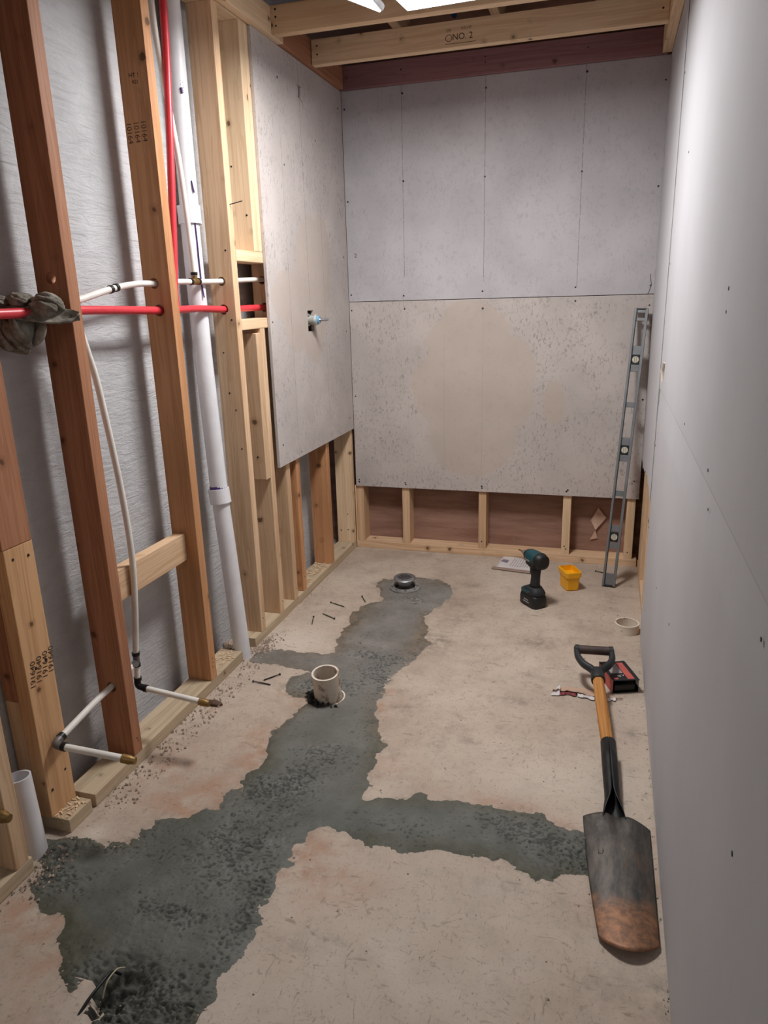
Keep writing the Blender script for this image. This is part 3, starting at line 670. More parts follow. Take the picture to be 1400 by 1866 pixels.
# ---------------------------------------------------------------- folding panel lamp
def lamp():
    t = tag(empty('panel_lamp', (.66, 2.24, 2.15)), 'white folding panel work light glowing under the ceiling joists', 'lamp')
    em = N('lit diffuser'); em.b.inputs['Emission Color'].default_value = (.95, .97, 1, 1); em.b.inputs['Emission Strength'].default_value = 9
    em.done((.9, .9, .9), .5)
    hs = plain('lamp housing', rgb(225, 225, 228), .4)
    def panel(lo, hi, rot, off, ang=0):
        R = Matrix.Translation(Vector(off)) @ Matrix.Rotation(ang, 4, 'Z') @ rot
        a = obj('lamp_panel', box_mesh('lamp_panel', lo, hi, .012, 3), hs, t); a.matrix_local = R
        b = obj('diffuser', box_mesh('diffuser', (lo[0]+.006, lo[1]+.006, lo[2]-.004), (hi[0]-.006, hi[1]-.006, lo[2]+.002), .003), em.m, a)
    panel((-.13, .03, -.012), (.13, .225, .010), Matrix.Rotation(.05, 4, 'X'), (.035, 0, -.045), -.05)
    panel((-.225, -.11, -.012), (-.07, .13, .010), Matrix.Rotation(.42, 4, 'Y'), (-.070, .05, -.078))
    panel((-.13, -.225, -.012), (.13, -.03, .010), Matrix.Rotation(-.05, 4, 'X'), (.035, 0, -.045))
    o = obj('lamp_base', cyl_mesh('lamp_base', .05, .08, 24), hs, t, (.0, .0, .0))
lamp()
rl = tag(empty('ceiling_lamp', (.5, -1.25, 2.16)), 'lamp behind the viewer', 'lamp')
obj('lamp_base', box_mesh('lamp_base', (-.15, -.15, -.02), (.15, .15, .03), .01), plain('lamp base', (.8, .8, .8), .5), rl)

# ---------------------------------------------------------------- plumbing
def ring(name, c, axis, r, h, mat, parent):
    a = Vector(axis).normalized()*h/2; c = Vector(c)
    return tube(name, [c-a, c+a], r, mat, parent, seg=20)
# vertical drain stack
st = tag(empty('drain_stack', (-.012, 2.19, 0)), 'tall white plastic drain stack rising in front of the grey wall', 'pipe')
def at(o, par): keep_parent(o, par); return o
lowp = [(-.014, 2.185, -.02), (-.040, 2.192, .40), (-.058, 2.200, .62), (-.078, 2.212, 1.10), (-.090, 2.228, 1.52)]
at(tube('pipe', lowp[:3], .0300, PVC, seg=32), st); at(tube('pipe', lowp[2:], .0300, PVC, seg=32), st)
at(tube('pipe', [(-.090, 2.228, 1.50), (-.092, 2.238, 1.56), (-.092, 2.240, 2.60)], .0300, PVC, seg=32), st)
def sleeve(c, d, L, r0=.0368):
    d = Vector(d).normalized(); c = Vector(c)
    return tube('coupling', [c-d*L/2, c+d*L/2], [r0, r0], PVC, seg=32, hollow=.0062)
at(sleeve((-.058, 2.200, .616), (-.12, .05, 1), .052), st); at(sleeve((-.090, 2.230, 1.54), (-.04, .04, 1), .055), st)
at(ring('primer_band', (-.0595, 2.2005, .642), (-.12, .05, 1), .0309, .020, PURP, None), st)
def drip(pts): at(tube('primer_drip', pts, .0022, PURP, seg=6), st)
drip([(-.062, 2.213, 1.515), (-.060, 2.212, 1.46), (-.058, 2.209, 1.40), (-.056, 2.208, 1.33), (-.050, 2.206, 1.285)])
drip([(-.076, 2.202, 1.51), (-.073, 2.198, 1.45), (-.071, 2.197, 1.38)]); drip([(-.081, 2.201, 1.51), (-.079, 2.197, 1.44), (-.076, 2.194, 1.36)])
at(tube('primer_drip', [(-.078, 2.198, 1.385), (-.074, 2.194, 1.37), (-.071, 2.194, 1.345)], [.002, .006, .002], PURP, seg=8), st)
drip([(-.066, 2.222, 1.640), (-.063, 2.222, 1.62), (-.061, 2.224, 1.605)])
at(tube('primer_drip', [(-.070, 2.219, 1.90), (-.067, 2.218, 1.885)], [.005, .003], PURP, seg=8), st)
me = text_mesh('ASTM D1785  PVC-DWV  2 IN', .014)
PR = plain('grey pipe print', rgb(110, 100, 110), .6)
o = obj('lettering', me, PR); x = Vector((0, 0, -1)); y = Vector((.83, -.0, 0)).normalized(); y = Vector((.55, .62, 0)).normalized()
y = Vector((.80, -.60, 0)).cross(Vector((0, 0, 1))).normalized()*-1
z = x.cross(y); M = Matrix((x, y, z)).transposed().to_4x4(); M.translation = Vector((-.092, 2.240, 1.83))+z*.0306; o.matrix_world = M; at(o, st)
# red hot line
rd = tag(empty('red_water_pipe', (-.045, 2.0, 1.25)), 'long red plastic water pipe run level through the bored studs', 'pipe')
at(tube('pipe', smooth_path([(-.045, .95, 1.257), (-.045, 1.35, 1.258), (-.045, 1.60, 1.2595), (-.045, 1.95, 1.251), (-.045, 2.15, 1.2515), (-.045, 2.34, 1.2455), (-.045, 2.66, 1.247), (-.045, 2.90, 1.25)]), .0112, PEXR, seg=20), rd)
rv = tag(empty('red_riser_pipe', (-.045, 2.08, 1.28)), 'red plastic pipe rising behind the orange stud beside the drain stack', 'pipe')
at(tube('pipe', smooth_path([(-.052, 2.040, 1.2535), (-.050, 2.035, 1.31), (-.048, 2.050, 1.43), (-.047, 2.070, 1.59), (-.046, 2.096, 1.81), (-.046, 2.123, 2.10), (-.046, 2.135, 2.6)]), .0112, PEXR, seg=20), rv)
# white cold line with tee and riser
wt = tag(empty('white_water_pipe', (-.045, 2.1, 1.33)), 'white plastic water pipe run level with a tee and riser', 'pipe')
at(tube('pipe', smooth_path([(-.045, 1.44, 1.262), (-.045, 1.52, 1.272), (-.046, 1.609, 1.288), (-.048, 1.734, 1.312), (-.052, 1.85, 1.325), (-.052, 1.95, 1.327), (-.048, 2.05, 1.333), (-.047, 2.14, 1.334)]), .0085, PEXW, seg=18), wt)
at(tube('pipe', smooth_path([(-.047, 2.16, 1.334), (-.045, 2.34, 1.338), (-.046, 2.50, 1.344), (-.047, 2.66, 1.348), (-.047, 2.95, 1.350)]), .0085, PEXW, seg=18), wt)
at(tube('pipe', smooth_path([(-.046, 2.150, 1.352), (-.045, 2.145, 1.42), (-.046, 2.126, 1.67), (-.060, 2.108, 1.90), (-.070, 2.100, 2.10), (-.070, 2.10, 2.6)]), .0088, PEXW, seg=18), wt)
at(ring('tee', (-.047, 2.150, 1.334), (0, 1, 0), .0098, .050, BRASS, None), wt); at(tube('tee', [(-.047, 2.150, 1.334), (-.046, 2.150, 1.352)], .0092, BRASS, seg=16), wt)
for c, a in (((-.047, 2.127, 1.334), (0, 1, 0)), ((-.047, 2.173, 1.335), (0, 1, 0)), ((-.046, 2.150, 1.358), (0, 0, 1)), ((-.048, 1.724, 1.310), (0, 1, .17)), ((-.048, 1.748, 1.3145), (0, 1, .15))):
    at(ring('crimp_ring', c, a, .0108, .0095, CRIMP, None), wt)
# drop to the first stub
dp = tag(empty('drop_pipe', (-.05, 1.61, .2)), 'white drop pipe curving down past the short block to a brass capped stub', 'pipe')
at(tube('pipe', smooth_path([(-.045, 1.548, 1.262), (-.046, 1.575, 1.22), (-.046, 1.60, 1.14), (-.044, 1.618, 1.05), (-.036, 1.640, .80), (-.028, 1.640, .60), (-.034, 1.632, .44), (-.050, 1.628, .293)]), .0088, PEXW, seg=18), dp)
at(tube('pipe', [(-.050, 1.626, .262), (-.050, 1.620, .208)], .0085, PEXW, seg=18), dp)
at(tube('coupling', [(-.050, 1.628, .290), (-.050, 1.626, .255)], .0095, GREYF, seg=18), dp)
at(ring('clamp_screw', (-.040, 1.607, .270), (1, -.6, 0), .008, .016, STEEL, None), dp)
for z in (.290, .256, .212): at(ring('crimp_ring', (-.050, 1.628-(.29-z)*.08, z), (0, 0, 1), .0112, .010, CRIMP, None), dp)
at(tube('elbow', smooth_path([(-.050, 1.620, .212), (-.050, 1.618, .198), (-.044, 1.617, .190), (-.028, 1.616, .1875)], 5), .0098, CRIMP, seg=16), dp)
at(ring('crimp_ring', (-.022, 1.616, .1865), (1, 0, -.07), .0112, .010, CRIMP, None), dp)
at(tube('pipe', [(-.020, 1.616, .1862), (.165, 1.610, .1725)], .0085, PEXW, seg=18), dp)
at(tube('cap', [(.158, 1.610, .173), (.178, 1.6095, .1715), (.182, 1.6093, .171), (.190, 1.609, .1705)], [.0108, .0112, .0095, .0085], BRASS, seg=16), dp)
# second stub through the dark stud
sp_ = tag(empty('stub_pipe', (-.04, 1.27, .22)), 'white stub pipe from the dark stud with elbow and brass capped end', 'pipe')
at(tube('pipe', smooth_path([(-.047, 1.60, .262), (-.046, 1.50, .2535), (-.044, 1.42, .247), (-.036, 1.30, .2365), (-.034, 1.272, .2335)]), .0088, PEXW, seg=18), sp_)
at(ring('crimp_ring', (-.035, 1.284, .2348), (0, 1, .1), .0115, .011, CRIMP, None), sp_)
at(tube('elbow', smooth_path([(-.034, 1.280, .2342), (-.033, 1.264, .2325), (-.026, 1.257, .2305), (-.010, 1.2585, .228)], 5), .0102, GREYF, seg=16), sp_)
at(ring('crimp_ring', (-.008, 1.259, .2275), (1, .05, -.1), .0115, .011, CRIMP, None), sp_)
at(tube('pipe', [(-.006, 1.259, .227), (.150, 1.2795, .2068)], .0088, PEXW, seg=18), sp_)
at(tube('cap', [(.143, 1.2785, .2077), (.164, 1.281, .2049), (.168, 1.2815, .2045), (.177, 1.2825, .2035)], [.0112, .0116, .0100, .0088], BRASS, seg=16), sp_)
# capped stub beside the nearest stud
cp = tag(empty('capped_stub', (.02, 1.03, .2)), 'brass capped pipe end sticking out beside the nearest stud at the left edge', 'pipe')
at(tube('pipe', [(-.06, 1.035, .205), (.0, 1.035, .203)], .009, PEXW, seg=16), cp)
at(tube('cap', [(-.005, 1.035, .203), (.016, 1.035, .202), (.021, 1.035, .202), (.030, 1.035, .2015)], [.0130, .0132, .011, .0095], BRASS, seg=16), cp)
# short pvc riser between plates
pr = tag(empty('pvc_riser', (-.03, 1.135, 0)), 'short open white plastic riser pipe behind the nearest stud', 'pipe')
at(tube('pipe', [(-.040, 1.146, -.02), (-.062, 1.158, .203)], .0302, PVC, seg=32, hollow=.004), pr)
# shower valve in the opening
vv = tag(empty('shower_valve', (-.01, 2.955, 1.185)), 'chrome shower valve poking out of the cut opening in the left cement board', 'valve')
at(ring('valve_body', (-.02, 2.955, 1.188), (1, 0, 0), .026, .05, STEEL, None), vv)
at(tube('cartridge', [(.0, 2.956, 1.188), (.030, 2.957, 1.187), (.034, 2.957, 1.187), (.044, 2.957, 1.187)], [.020, .020, .023, .022], plain('chalky fitting', rgb(186, 188, 182), .5, .3), seg=24), vv)
at(tube('blue_ring', [(.044, 2.957, 1.187), (.054, 2.957, 1.187)], [.017, .015], plain('blue plastic', rgb(110, 160, 190), .4), seg=24), vv)
at(tube('stem', [(.052, 2.957, 1.187), (.060, 2.957, 1.187), (.092, 2.958, 1.187)], [.010, .0055, .005], STEEL, seg=14), vv)
at(tube('pipe', [(-.03, 2.955, 1.02), (-.03, 2.955, 1.35)], .011, STEEL, seg=14), vv)
at(tube('mounting_ear', [(-.005, 2.93, 1.215), (.012, 2.945, 1.205)], .005, STEEL, seg=10), vv)
# toilet flange stub
ts = tag(empty('closet_pipe', (.402, 1.990, 0)), 'cream plastic drain pipe stub standing up from the mortar', 'pipe')
at(tube('pipe', [(.402, 1.990, -.04), (.400, 1.972, .103)], .0450, PVCD, seg=40, hollow=.0065), ts)
at(tube('collar', [(.404, 1.992, -.03), (.404, 1.990, .006)], .0520, PVCD, seg=40, hollow=.005), ts)
# black lumps round its near left side
for i in range(70):
    a = random.gauss(3.9, .55); r = .052+random.random()*.02; chip((.402+r*math.cos(a), 1.99+r*math.sin(a), random.uniform(0, .016)), random.uniform(.004, .009), 1)
cl = obj('black_lumps', mesh('black_lumps', vs, fs), plain('black lump', rgb(30, 30, 28), .7)); vs, fs = [], []
cl['kind'] = 'stuff'; at(cl, ts)
# shower drain
sd = tag(empty('shower_drain', (.402, 2.958, 0)), 'grey metal floor drain with its round strainer lifted above the flange', 'drain')
def lathe(name, prof, mat, c, parent, seg=40, rot=None):
    vs_, fs_ = [], []
    for r, z in prof:
        for k in range(seg):
            a = 2*math.pi*k/seg; vs_.append((r*math.cos(a), r*math.sin(a), z))
    n = len(prof)
    for i in range(n-1):
        for k in range(seg): fs_.append((i*seg+k, i*seg+(k+1) % seg, (i+1)*seg+(k+1) % seg, (i+1)*seg+k))
    me = mesh(name, vs_, fs_); o = obj(name, me, mat, None, None, True); o.matrix_world = Matrix.Translation(c) @ (rot or Matrix.Identity(4))
    bm = bmesh.new(); bm.from_mesh(me); bmesh.ops.recalc_face_normals(bm, faces=bm.faces[:]); bm.to_mesh(me); bm.free()
    at(o, parent); return o
IRON = plain('mortar smeared iron', rgb(128, 125, 122), .6, .25, var=.25, bump=.4, bs=120)
lathe('flange', [(.040, -.03), (.044, .008), (.047, .0140), (.052, .0105), (.064, .0110), (.070, .010), (.072, -.004)], IRON, (.402, 2.958, 0), sd)
lathe('throat', [(.0005, -.004), (.041, -.004), (.0415, .008)], DARKV, (.402, 2.958, 0), sd)
for k in range(8): at(ring('bolt', (.402+.058*math.cos(k*.785+.3), 2.958+.058*math.sin(k*.785+.3), .013), (0, 0, 1), .005, .006, STEEL, None), sd)
lid = lathe('strainer', [(.0005, .004), (.044, .004), (.0485, .003), (.050, 0), (.0485, -.003), (.030, -.006), (.030, -.030), (.026, -.030), (.026, -.006), (.0005, -.004)], STEEL, (.399, 2.965, .049), sd, rot=Matrix.Rotation(.06, 4, 'X'))
for i in range(-4, 5):
    for j in range(-4, 5):
        if i*i+j*j <= 16.5:
            k = len(vs)
            for dx, dy in ((-1, -1), (1, -1), (1, 1), (-1, 1)): vs.append((i*.0076+dx*.0026, j*.0076+dy*.0026, .0046))
            fs.append((k, k+1, k+2, k+3))
o = obj('grate_opening', mesh('grate_opening', vs, fs), DARKV); o.matrix_world = Matrix.Translation((.399, 2.965, .049)) @ Matrix.Rotation(.06, 4, 'X'); at(o, lid); vs, fs = [], []

# ---------------------------------------------------------------- rag over the red pipe
def rag():
    t = tag(empty('rag', (-.05, 1.42, 1.25)), 'stiff grey rag knotted over the red pipe beside the dark stud', 'rag')
    m = N('grey cloth'); co = m.tc.outputs['Object']
    c = m.mix(m.step(m.noise(co, 25, 5, .7), .35, .68), rgb(104, 98, 88), rgb(158, 152, 142))
    p = m.bump(m.noise(co, 700, 2), .3, .001); m.bump(m.noise(co, 60, 4), .5, .004, p); m.done(c, .92, 0, .1)
    def lump(c, r, seed, amp=.22, rot=None):
        bm = bmesh.new(); bmesh.ops.create_icosphere(bm, subdivisions=5, radius=1)
        for v in bm.verts:
            n = np.array(v.co); a = vnoise(np.array([n[0]*1.3+n[2]+seed]), np.array([n[1]*1.3-n[2]*.7+seed]), 2.2, seed)[0]-.5
            f = math.sin(n[0]*5+n[2]*7+seed)*.5+math.sin(n[1]*9-n[2]*4+seed*2)*.3
            w2 = abs(math.sin(n[1]*3.2+n[2]*2.1+seed+1.4*math.sin(n[2]*2.6+seed)))**.6; w3 = abs(math.sin(n[2]*6+n[0]*3+seed*3+n[1]*4))**.7
            v.co = v.co*(1+amp*(a*1.1+f*.2)+.22*(w2-.6)+.08*(w3-.6))
        M = Matrix.Translation(c) @ (rot or Matrix.Identity(4)) @ Matrix.Diagonal((*r, 1))
        bmesh.ops.transform(bm, matrix=M, verts=bm.verts); return bm
    def add(name, bm):
        me = bpy.data.meshes.new(name); bm.to_mesh(me); bm.free(); o = obj(name, me, m.m, None, None, True); at(o, t); return o
    add('hanging_fold', lump((-.076, 1.412, 1.222), (.030, .048, .052), 3, .16))
    add('top_fold', lump((-.020, 1.445, 1.272), (.034, .036, .028), 5, .12))
    add('knot', lump((-.062, 1.412, 1.286), (.020, .030, .016), 8, .3)); add('knot', lump((-.085, 1.378, 1.284), (.014, .028, .012), 11, .4))
    # brim: flat stiff sheet over the pipe
    V, F = [], []; nu, nv = 28, 10
    for i in range(nu):
        u = i/(nu-1)
        a = Vector((-.098, 1.36, 1.270)).lerp(Vector((.040, 1.478, 1.252)), u)
        wd_ = .030*math.sin(math.pi*min(1, u*1.02+.02))**.6+.002
        for j in range(nv):
            v = j/(nv-1)-.5
            q = a + Vector((.55, -.75, -.35))*wd_*1.5*v + Vector((0, 0, 1))*(.010*math.sin(u*6)*(.3+v)+.006*math.sin(v*8+u*5)-.020*max(0, v)**1.5*4*.5)
            V.append(q)
    for i in range(nu-1):
        for j in range(nv-1): F.append((i*nv+j, i*nv+j+1, (i+1)*nv+j+1, (i+1)*nv+j))
    me = mesh('brim_fold', V, F); o = obj('brim_fold', me, m.m, None, None, True); md = o.modifiers.new('s', 'SOLIDIFY'); md.thickness = .004; at(o, t)
    for sd, pts, r in ((1, [(-.060, 1.372, 1.252), (-.052, 1.374, 1.222), (-.048, 1.392, 1.196), (-.052, 1.412, 1.180)], .011), (2, [(-.100, 1.365, 1.255), (-.094, 1.362, 1.215), (-.082, 1.372, 1.186), (-.066, 1.39, 1.178)], .010), (3, [(-.030, 1.425, 1.250), (-.030, 1.430, 1.225), (-.040, 1.425, 1.200), (-.054, 1.415, 1.184)], .010)):
        pp = smooth_path(pts, 6); o = tube('fold_ridge', pp, [r*math.sin(math.pi*(.12+.76*i/(len(pp)-1))) for i in range(len(pp))], m.m, seg=14, flat=1.2); at(o, t)
rag()

# ---------------------------------------------------------------- spirit level leaning on the back wall
def level():
    t = tag(empty('spirit_level', (1.285, 3.18, 0)), 'long grey aluminium spirit level leaning in the right back corner', 'spirit level')
    L = 1.215; w = .057; th = .022
    a = Vector((.067, .232, 1.183)).normalized(); x = Vector((1, -.10, 0)); x = (x-a*x.dot(a)).normalized(); y = a.cross(x)
    M = Matrix((x, y, a)).transposed().to_4x4(); M.translation = Vector((1.285, 3.186, .0035))
    def part(name, lo, hi, mat, par=t, b=.0008):
        o = obj(name, box_mesh(name, lo, hi, b), mat); o.matrix_world = M; at(o, par); return o
    part('rail', (-w/2, -th/2, 0), (-w/2+.0115, th/2, L), ALU); part('rail', (w/2-.0115, -th/2, 0), (w/2, th/2, L), ALU)
    part('end_cap', (-w/2+.005, -th/2, 0), (w/2-.005, th/2, .004), ALUD); part('end_cap', (-w/2+.005, -th/2, L-.004), (w/2-.005, th/2, L), ALUD)
    for z0, z1 in ((.004, .047), (.140, .163), (.203, .226), (.333, .353), (.459, .485), (.517, .546), (.654, .672), (.780, .805), (.839, .870), (.957, .968), (.985, .996)):
        part('web', (-w/2+.0113, -.006, z0*L), (w/2-.0113, .006, z1*L), ALU)
    part('web', (-w/2+.005, -.003, .968*L), (-.018, .003, .985*L), ALU); part('web', (.018, -.003, .968*L), (w/2-.005, .003, .985*L), ALU)
    for c in (.183, .501, .822):
        f = part('vial_frame', (-.0172, -.0095, c*L-.021), (.0172, .0095, c*L+.021), VIALF, b=.003)
        o = obj('vial', cyl_mesh('vial', .0138, .0215, 24), VIAL); o.matrix_world = M @ Matrix.Translation((0, 0, c*L)) @ Matrix.Rotation(math.pi/2, 4, 'X'); at(o, f)
        for s_ in (-.004, .004):
            o = obj('vial_line', box_mesh('vial_line', (s_-.0006, -.0116, c*L-.012), (s_+.0006, -.0108, c*L+.012), 0), VIALF); o.matrix_world = M; at(o, f)
    part('groove_shadow', (-w/2+.0085, -th/2-.0004, .006), (-w/2+.0112, -th/2+.002, L-.006), ALUD, b=0)  # dark strip painting the shadow in the left rail's recess
level()

# ---------------------------------------------------------------- impact driver
def driver():
    t = tag(empty('impact_driver', (.985, 2.90, 0)), 'teal and black cordless impact driver standing on its battery', 'power tool')
    f = Vector((-.66, .75, 0)).normalized(); r = Vector((f.y, -f.x, 0)); u = Vector((0, 0, 1))
    M = Matrix((f, -r, u)).transposed().to_4x4(); M.translation = Vector((.9785, 2.915, 0))      # local x forward, y left
    def put(name, me, mat, par=t, sm=False):
        o = obj(name, me, mat, None, None, sm); o.matrix_world = M; at(o, par); return o
    def hull(name, secs, mat, par=t, n=28, p=2.6):
        rings = []
        for (cx, cy, cz, a, b, ax) in secs:
            ring_ = []
            for k in range(n):
                th = 2*math.pi*k/n; c_, s_ = math.cos(th), math.sin(th)
                e = 2/p; q = (math.copysign(abs(c_)**e, c_)*a, math.copysign(abs(s_)**e, s_)*b)
                ring_.append((cx+q[0], cy+q[1], cz) if ax == 'z' else (cx, cy+q[0], cz+q[1]))
            rings.append(ring_)
        return put(name, loft_mesh(name, rings), mat, par, False)
    bat = hull('battery', [(0, 0, .000, .052, .033, 'z'), (0, 0, .004, .057, .037, 'z'), (0, 0, .036, .057, .037, 'z'), (.0, 0, .048, .054, .034, 'z'), (0, 0, .052, .050, .031, 'z')], BLACK, p=5)
    for i, (w_, z) in enumerate(((.030, .030), (.040, .020))):
        put('printed_line', box_mesh('printed_line', (-.02-w_/2+.02, .0368, z-.0022), (-.02+w_/2+.02, .0374, z+.0022), 0), plain('grey print', rgb(150, 150, 150), .6), bat)
    hull('foot', [(0, 0, .052, .052, .034, 'z'), (-.002, 0, .062, .053, .035, 'z'), (-.004, 0, .074, .044, .030, 'z'), (-.008, 0, .086, .028, .024, 'z')], RUBB, p=3.5)
    hull('foot_band', [(.012, 0, .056, .044, .0352, 'z'), (.012, 0, .066, .043, .0356, 'z'), (.010, 0, .070, .040, .034, 'z')], TEAL, p=3.5)
    hull('handle', [(-.008, 0, .082, .026, .021, 'z'), (-.010, 0, .100, .021, .018, 'z'), (-.012, 0, .130, .020, .017, 'z'), (-.013, 0, .155, .022, .0175, 'z'), (-.012, 0, .178, .026, .020, 'z')], RUBB, p=2.4)
    put('trigger', box_mesh('trigger', (.008, -.007, .135), (.022, .007, .165), .004, 2), BLACK)
    hd = hull('motor_housing', [(-.060, 0, .206, .020, .021, 'x'), (-.056, 0, .206, .028, .029, 'x'), (-.040, 0, .206, .033, .034, 'x'), (-.010, 0, .207, .033, .034, 'x'), (.020, 0, .209, .031, .031, 'x'), (.034, 0, .210, .028, .028, 'x')], TEAL, p=2.3)
    hull('rear_cap', [(-.066, 0, .206, .018, .019, 'x'), (-.064, 0, .206, .028, .029, 'x'), (-.040, 0, .206, .0345, .0355, 'x'), (-.034, 0, .206, .034, .035, 'x')], BLACK, p=2.3)
    hull('rubber_bumper', [(-.040, 0, .190, .0345, .020, 'x'), (-.005, 0, .190, .0345, .021, 'x'), (.018, 0, .193, .032, .019, 'x')], BLACK, p=2.4)
    hull('nose', [(.034, 0, .210, .0275, .0275, 'x'), (.046, 0, .211, .023, .023, 'x'), (.058, 0, .211, .016, .016, 'x'), (.062, 0, .211, .012, .012, 'x')], BLACK, p=2.1)
    hull('chuck', [(.062, 0, .211, .0085, .0085, 'x'), (.080, 0, .211, .0085, .0085, 'x')], STEEL, p=2)
    hull('bit', [(.080, 0, .211, .0035, .0035, 'x'), (.112, 0, .211, .0035, .0035, 'x')], BRASS, p=2, n=8)
    put('badge', box_mesh('badge', (-.010, .0325, .199), (.034, .0338, .207), .0005), plain('silver badge', rgb(150, 140, 126), .4, .4), hd)
driver()

# ---------------------------------------------------------------- yellow bin
def ybin():
    t = tag(empty('plastic_bin', (1.115, 3.13, 0)), 'small open yellow plastic parts bin with a wide rim', 'bin')
    R = Matrix.Translation((1.1165, 3.136, 0)) @ Matrix.Rotation(.44, 4, 'Z')
    def shell(name, prof, th):
        rings = []
        def rr(hx, hy, z, c=.010):
            pts = []
            for sx, sy, a0 in ((1, 1, 0), (-1, 1, 90), (-1, -1, 180), (1, -1, 270)):
                for a in (0, 30, 60, 90):
                    A = math.radians(a0+a); pts.append((sx*(hx-c)+c*math.cos(A), sy*(hy-c)+c*math.sin(A), z))
            return pts
        for hx, hy, z in prof: rings.append(rr(hx, hy, z))
        for hx, hy, z in [(p[0]-th, p[1]-th, p[2]+(.004 if i == 0 else 0)) for i, p in enumerate(prof)][::-1]: rings.append(rr(hx, hy, z, .008))
        o = obj(name, loft_mesh(name, rings, True, False), YEL); o.matrix_world = R; at(o, t)
    shell('body', [(.026, .038, 0), (.0285, .042, .004), (.031, .047, .062)], .003)
    shell('rim', [(.0318, .0480, .060), (.0350, .0510, .064), (.0360, .0520, .086), (.0350, .0510, .088)], .0045)
    o = obj('inner_boss', tube_mesh('inner_boss', [(0, .01, .004), (0, .01, .048)], .016, seg=20, hollow=.002), YEL); o.matrix_world = R; at(o, t)
ybin()

# ---------------------------------------------------------------- loose coupling ring
t = tag(empty('pipe_coupling', (1.352, 2.73, 0)), 'cream plastic pipe coupling ring lying on the slab against the right wall', 'pipe fitting')
at(tube('ring', [(1.3535, 2.735, 0.001), (1.3535, 2.735, .036)], .0455, PVCD, seg=44, hollow=.0050), t)
at(tube('rim', [(1.3535, 2.735, .033), (1.3535, 2.735, .0375)], .0462, PVCD, seg=44, hollow=.0062), t)

